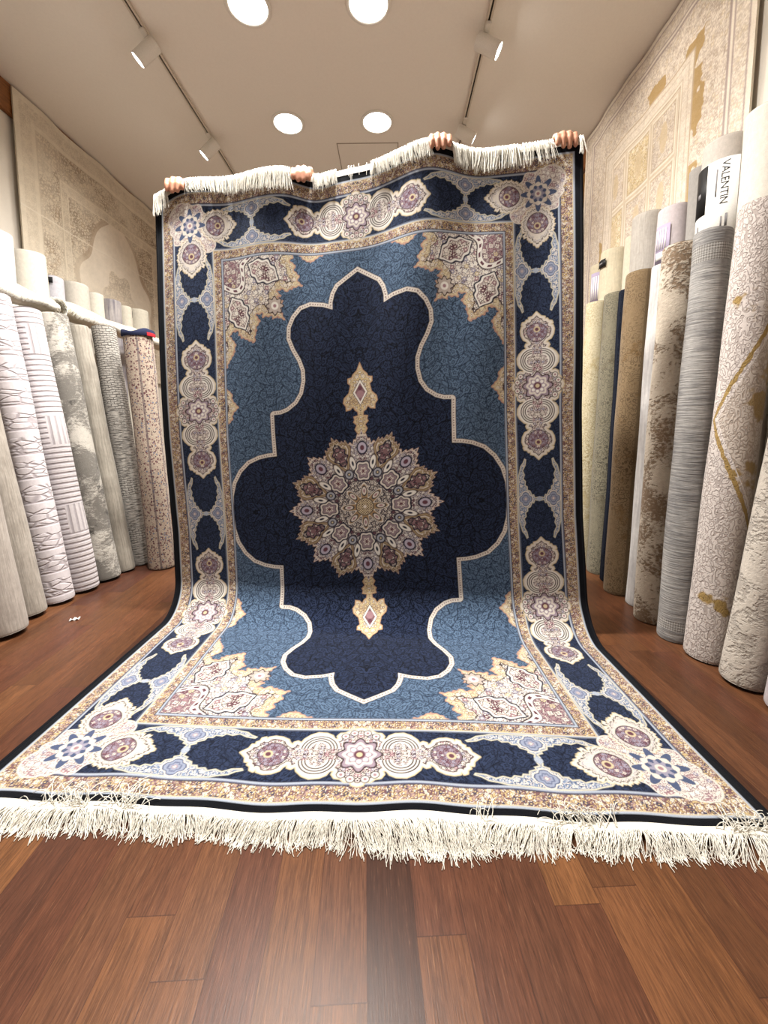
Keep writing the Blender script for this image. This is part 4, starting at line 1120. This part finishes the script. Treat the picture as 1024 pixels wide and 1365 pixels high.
def track(x, y0, y1, label):
    root = thing('lighting_track', (x, (y0 + y1) / 2, ZC), label, 'lighting track', 'ceiling lighting tracks')
    L = (y1 - y0) / 2
    bm = bmesh.new()
    add_box(bm, (-.018, -L, -.020), (-.006, L, -.001), .001); add_box(bm, (.006, -L, -.020), (.018, L, -.001), .001); add_box(bm, (-.006, -L, -.006), (.006, L, -.001))
    bm_obj('rail', bm, M_TRACK, root)
    box('slot', (-.0055, -L + .01, -.012), (.0055, L - .01, -.0065), M_SLOT, root)
    for s in (-1, 1): box('end_cap', (-.0185, s * L - .006, -.021), (.0185, s * L + .006, -.001), M_TRACK, root, .001)

track(-1.655, -2.6, 5.6, 'pale grey ceiling track on the left with two white spotlights')
track(.628, -2.6, 5.6, 'pale grey ceiling track on the right with two white spotlights')

def spot(x, y, aim, label, power, hang=.085, blend=1.0):
    """track head: adapter, stem, yoke, cylinder can with glowing lens"""
    root = thing('track_spotlight', (x, y, ZC - .021), label, 'spotlight', 'white track spotlights')
    box('adapter', (-.017, -.075, -.018), (.017, .075, -.0005), M_TRIMW, root, .003)
    V, F = lathe([(.0005, -.018), (.012, -.018), (.012, -.048), (.0005, -.048)], 16); raw_mesh('stem', V, F, M_TRIMW, root)
    d = Vector(aim).normalized()
    q = Vector((0, 0, -1)).rotation_difference(d)
    c = Vector((0, 0, -hang)) + d * .01
    V, F = lathe([(.0005, .078), (.046, .078), (.050, .074), (.050, -.085), (.0475, -.087), (.0455, -.080), (.0455, -.060)], 40)
    can = raw_mesh('can', V, F, M_TRIMW, root); can.location = c; can.rotation_euler = q.to_euler()
    V, F = lathe([(.0005, -.083), (.03, -.083), (.0456, -.081)], 40)
    ln = raw_mesh('lens', V, F[:, ::-1], M_SPOTLENS, can)
    ln.location = (0, 0, -.002)
    ld = bpy.data.lights.new('spot_lamp', 'SPOT'); ld.energy = power; ld.color = WARM; ld.spot_size = math.radians(86); ld.spot_blend = blend; ld.shadow_soft_size = .04
    lo = link(bpy.data.objects.new('spot_lamp', ld)); lo.location = Vector((x, y, ZC - .021)) + c + d * .10; lo.rotation_euler = q.to_euler()

SP = 37.0
spot(-1.655, 3.02, (-.70, -.10, -.70), 'white track spotlight aimed left, nearer of the two on the left track', SP * .75)
spot(-1.655, 4.00, (-.68, -.10, -.72), 'white track spotlight aimed left, farther of the two on the left track', SP * .95)
spot(.628, 3.02, (.86, -.10, -.50), 'white track spotlight aimed right, above the right half of the rug', SP * 1.5)
spot(.628, 3.86, (.90, .05, -.45), 'white track spotlight mostly hidden behind the top of the held rug', SP)
for y in (1.9, .8):  # unseen heads, added along the tracks to light the near rolls
    spot(-1.655, y, (-.80, .1, -.62), 'added out-of-view white track spotlight on the left track, %s' % {1.9: 'just above the viewer', .8: 'overhead', -.6: 'behind the viewer'}[y], SP * .75)
    spot(.628, y, (.80, .1, -.62), 'added out-of-view white track spotlight on the right track, %s' % {1.9: 'just above the viewer', .8: 'overhead', -.6: 'behind the viewer'}[y], SP)
# ---------------------------------------------------------------- the two people holding the carpet up
def capsule_chain(bm, pts):
    """round tapered tube through pts = [(x, y, z, r)]"""
    n = 14; prev = None
    P = [Vector(p[:3]) for p in pts]
    for i, p in enumerate(P):
        d = ((P[i + 1] - p) if i + 1 < len(P) else (p - P[i - 1])); e = ((p - P[i - 1]) if i else d)
        t = (d.normalized() + e.normalized()).normalized()
        ref = Vector((1, 0, 0)) if abs(t.x) < .8 else Vector((0, 1, 0))
        a = t.cross(ref).normalized(); b = t.cross(a)
        r = pts[i][3]
        ring = [bm.verts.new(p + (a * math.cos(2 * PI * k / n) + b * math.sin(2 * PI * k / n)) * r) for k in range(n)]
        if prev:
            for k in range(n): bm.faces.new((prev[k], prev[(k + 1) % n], ring[(k + 1) % n], ring[k]))
        else: bm.faces.new(ring[::-1])
        prev = ring
    bm.faces.new(prev)
    for p, q in ((pts[0], P[0]), (pts[-1], P[-1])) + tuple((pts[i], P[i]) for i in range(1, len(P) - 1)):
        r = bmesh.ops.create_icosphere(bm, subdivisions=2, radius=p[3])
        for v in r['verts']: v.co += q

def blob(bm, c, r):
    k = bmesh.ops.create_icosphere(bm, subdivisions=3, radius=1.0)
    for v in k['verts']: v.co = Vector((c[0] + v.co.x * r[0], c[1] + v.co.y * r[1], c[2] + v.co.z * r[2]))

def fuse(name, bm, voxel, mat, parent, smooth=4):
    """melt overlapping solids into one continuous skin"""
    me = bpy.data.meshes.new('tmp'); bm.to_mesh(me); bm.free()
    o = bpy.data.objects.new('tmp', me); COL.objects.link(o)
    m = o.modifiers.new('r', 'REMESH'); m.mode = 'VOXEL'; m.voxel_size = voxel
    s = o.modifiers.new('s', 'SMOOTH'); s.factor = .5; s.iterations = smooth
    dg = bpy.context.evaluated_depsgraph_get(); out = bpy.data.meshes.new_from_object(o.evaluated_get(dg)); out.name = name
    bpy.data.objects.remove(o); bpy.data.meshes.remove(me)
    for p in out.polygons: p.use_smooth = True
    out.materials.clear(); out.materials.append(mat)
    return link(bpy.data.objects.new(name, out), parent)

def skin_mat(name, rgb):
    t = NT(name, .5, .35); n = t.noise(t.coords('Object'), 60, 4, .6); c = L3(*rgb)
    n2 = t.noise(t.coords('Object'), 9, 3)
    t.color(t.mix(t.math('MULTIPLY', n2, .5), t.ramp(n, [(.3, tuple(v * .82 for v in c)), (.7, c)]), L3(190, 126, 104)))
    t.b.inputs['Subsurface Weight'].default_value = .08; t.b.inputs['Subsurface Radius'].default_value = (.01, .004, .002)
    t.bump(n, .15, .001); return t.m

def hand(bm, gx, gy, gz, side, wrist, k=1.0):
    """fist closed over the carpet edge at (gx, gy, gz): four fingers in front, thumb behind"""
    S_ = lambda dx, dy, dz, r: (gx + dx * k, gy + dy * k, gz + dz * k, r * k)
    for i, (dx, lift, ln) in enumerate(((-.036, .000, .92), (-.012, .006, 1.04), (.012, .005, 1.0), (.035, -.003, .84))):
        dx *= side
        capsule_chain(bm, [S_(dx * .92, .048, -.012, .0125), S_(dx, .036, .022 + lift, .0125), S_(dx * 1.02, .006, .040 + lift, .0115), S_(dx * 1.02, -.016, .030 + lift, .0108),
                           S_(dx * 1.02, -.0245, .006 + lift, .0102), S_(dx, -.0240, -.010 - .012 * (ln - .84) * 5, .0092)])
    capsule_chain(bm, [S_(-.030 * side, .050, -.060, .015), S_(-.054 * side, .040, -.030, .0135), S_(-.060 * side, .024, .002, .0115), S_(-.054 * side, .017, .020, .0098)])
    for dx in (-.034, -.012, .012, .032):
        capsule_chain(bm, [S_(dx * side * .92, .048, -.010, .0135), S_(dx * side * .7, .055, -.060, .015), (wrist[0] + dx * .4, wrist[1], wrist[2], .017)])

def person(name, cx, floor_y, hands, k, label, shirt_rgb, trouser_rgb, skin, hair_rgb):
    root = thing(name, (cx, floor_y, 0), label, 'person', 'people holding up the rug')
    ox, oy = cx, floor_y
    loc = lambda p: (p[0] - ox, p[1] - oy, p[2]) + tuple(p[3:])
    sh = 1.47 * k
    body = bmesh.new(); shirt = bmesh.new()
    # head, neck
    hz = 1.66 * k
    blob(body, (0, -.01, hz), (.076 * k, .096 * k, .115 * k)); blob(body, (0, -.035, hz - .060 * k), (.055 * k, .060 * k, .055 * k))
    capsule_chain(body, [(0, -.100 * k, hz + .012 * k, .010), (0, -.118 * k, hz - .022 * k, .013)])                       # nose
    capsule_chain(body, [(-.022, -.090 * k, hz - .058 * k, .007), (.022, -.090 * k, hz - .058 * k, .007)])             # mouth
    for s in (-1, 1):
        blob(body, (s * .078 * k, .005, hz - .010), (.012, .022, .034)); blob(body, (s * .032, -.086 * k, hz + .018 * k), (.016, .012, .010))
    capsule_chain(body, [(0, .012, hz - .09 * k, .052), (0, .02, sh + .03, .055), (0, .02, sh - .06, .07)])
    # torso, pelvis, legs (inside the clothes)
    capsule_chain(body, [(0, .02, sh - .06, .10), (0, .01, 1.22 * k, .115), (0, .01, 1.02 * k, .11), (0, .015, .93 * k, .12)])
    for s in (-1, 1):
        capsule_chain(body, [(s * .085, .02, .92 * k, .085), (s * .10, .0, .50 * k, .058), (s * .105, .02, .30 * k, .052), (s * .105, .03, .09, .036)])
        capsule_chain(body, [(s * .105, .03, .06, .036), (s * .115, -.10, .045, .030)])
    for (gx, gy, gz), s in zip(hands, (1, -1)):
        g = loc((gx, gy, gz))
        side = 1 if g[0] < 0 else -1
        wr = (g[0] * .97, g[1] + .075, g[2] - .105)
        shp = (-side * .185 * k, .03, sh + .045)
        mid = [(shp[i] + wr[i]) / 2 for i in range(3)]
        el = (mid[0] - side * .07, mid[1] + .08, mid[2] - .02)
        hand(body, g[0], g[1], g[2], side, wr, 1.08)
        capsule_chain(body, [(-side * .12, .02, sh - .03, .062), (*shp, .052), (*el, .041), (wr[0] + (el[0] - wr[0]) * .55, wr[1] + (el[1] - wr[1]) * .55, wr[2] + (el[2] - wr[2]) * .55, .038), (*wr, .027)])
        sl = [el[i] + (wr[i] - el[i]) * .15 for i in range(3)]
        capsule_chain(shirt, [(-side * .11, .02, sh - .05, .085), (*shp, .072), (*el, .056), (*sl, .055)])
    fuse('body', body, .0052, skin_mat(name + ' skin', skin), root, 3)
    # clothes
    for z, r, w in ((sh - .03, .115, .10), (1.22 * k, .135, .05), (1.02 * k, .13, .04)):
        blob(shirt, (0, .015, z), (r + w, r * .85 + .02, .20))
    capsule_chain(shirt, [(0, .015, sh - .02, .12), (0, .01, .90 * k, .15)])
    capsule_chain(shirt, [(0, .018, sh - .02, .075), (0, .018, sh + .035, .068)])
    fuse('shirt', shirt, .010, plain(name + ' shirt cotton', shirt_rgb, .9, .1, bump=.3, bscale=300), root, 6)
    tr = bmesh.new(); capsule_chain(tr, [(0, .015, 1.0 * k, .145), (0, .015, .90 * k, .150)])
    for s in (-1, 1): capsule_chain(tr, [(s * .085, .02, .90 * k, .105), (s * .10, .0, .50 * k, .082), (s * .105, .02, .12, .066)])
    fuse('trousers', tr, .011, plain(name + ' trouser cloth', trouser_rgb, .9, .1, bump=.3, bscale=300), root, 6)
    for s in (-1, 1):
        b = bmesh.new(); blob(b, (s * .108, -.045, .045), (.050, .145, .044)); blob(b, (s * .106, .03, .075), (.046, .060, .055)); add_box(b, (s * .108 - .046, -.175, .002), (s * .108 + .046, .085, .022))
        fuse('shoe', b, .007, plain(name + ' shoe leather', (40, 34, 32), .5, .4), root, 4)
    hr = bmesh.new(); blob(hr, (0, .012, hz + .030), (.086 * k, .100 * k, .100 * k)); blob(hr, (0, .035, hz - .02), (.084 * k, .080 * k, .09 * k))
    fuse('hair', hr, .009, plain(name + ' hair strands', hair_rgb, .6, .4, bump=.6, bscale=160), root, 2)
    for s in (-1, 1):
        e = bmesh.new(); blob(e, (s * .032, -.094 * k, hz + .018 * k), (.011, .008, .008)); o = bm_obj('eye', e, plain('dark eye', (30, 22, 20), .2, .5), root, True)
    return root

def grip(x):
    p = rug_point((x + .172) / .992, RL); return (float(x), float(p[1]), float(p[2]) + .002)
hp = [grip(h[0]) for h in HANDS]
person('person', (hp[0][0] + hp[1][0]) / 2, hp[0][1] + .24, hp[:2], 1.045, 'person behind the left half of the rug, only knuckles over its top edge showing', (70, 76, 88), (50, 52, 60), (206, 150, 122), (34, 26, 22))
person('person', (hp[2][0] + hp[3][0]) / 2, hp[2][1] + .22, hp[2:], 1.085, 'person behind the right half of the rug, only knuckles over its top edge showing', (196, 192, 184), (44, 46, 54), (196, 144, 116), (30, 24, 22))
# ---------------------------------------------------------------- world and film
w = bpy.data.worlds.new('World'); S.world = w; w.use_nodes = True
w.node_tree.nodes['Background'].inputs[0].default_value = (1, .95, .88, 1); w.node_tree.nodes['Background'].inputs[1].default_value = .05
S.view_settings.view_transform = 'Standard'; S.view_settings.look = 'None'; S.view_settings.gamma = 1.0; S.view_settings.use_curve_mapping = False
S.view_settings.exposure = 0.0
S.cycles.use_denoising = True
S.cycles.max_bounces = 8; S.cycles.diffuse_bounces = 5
S.cycles.sample_clamp_indirect = 6.0
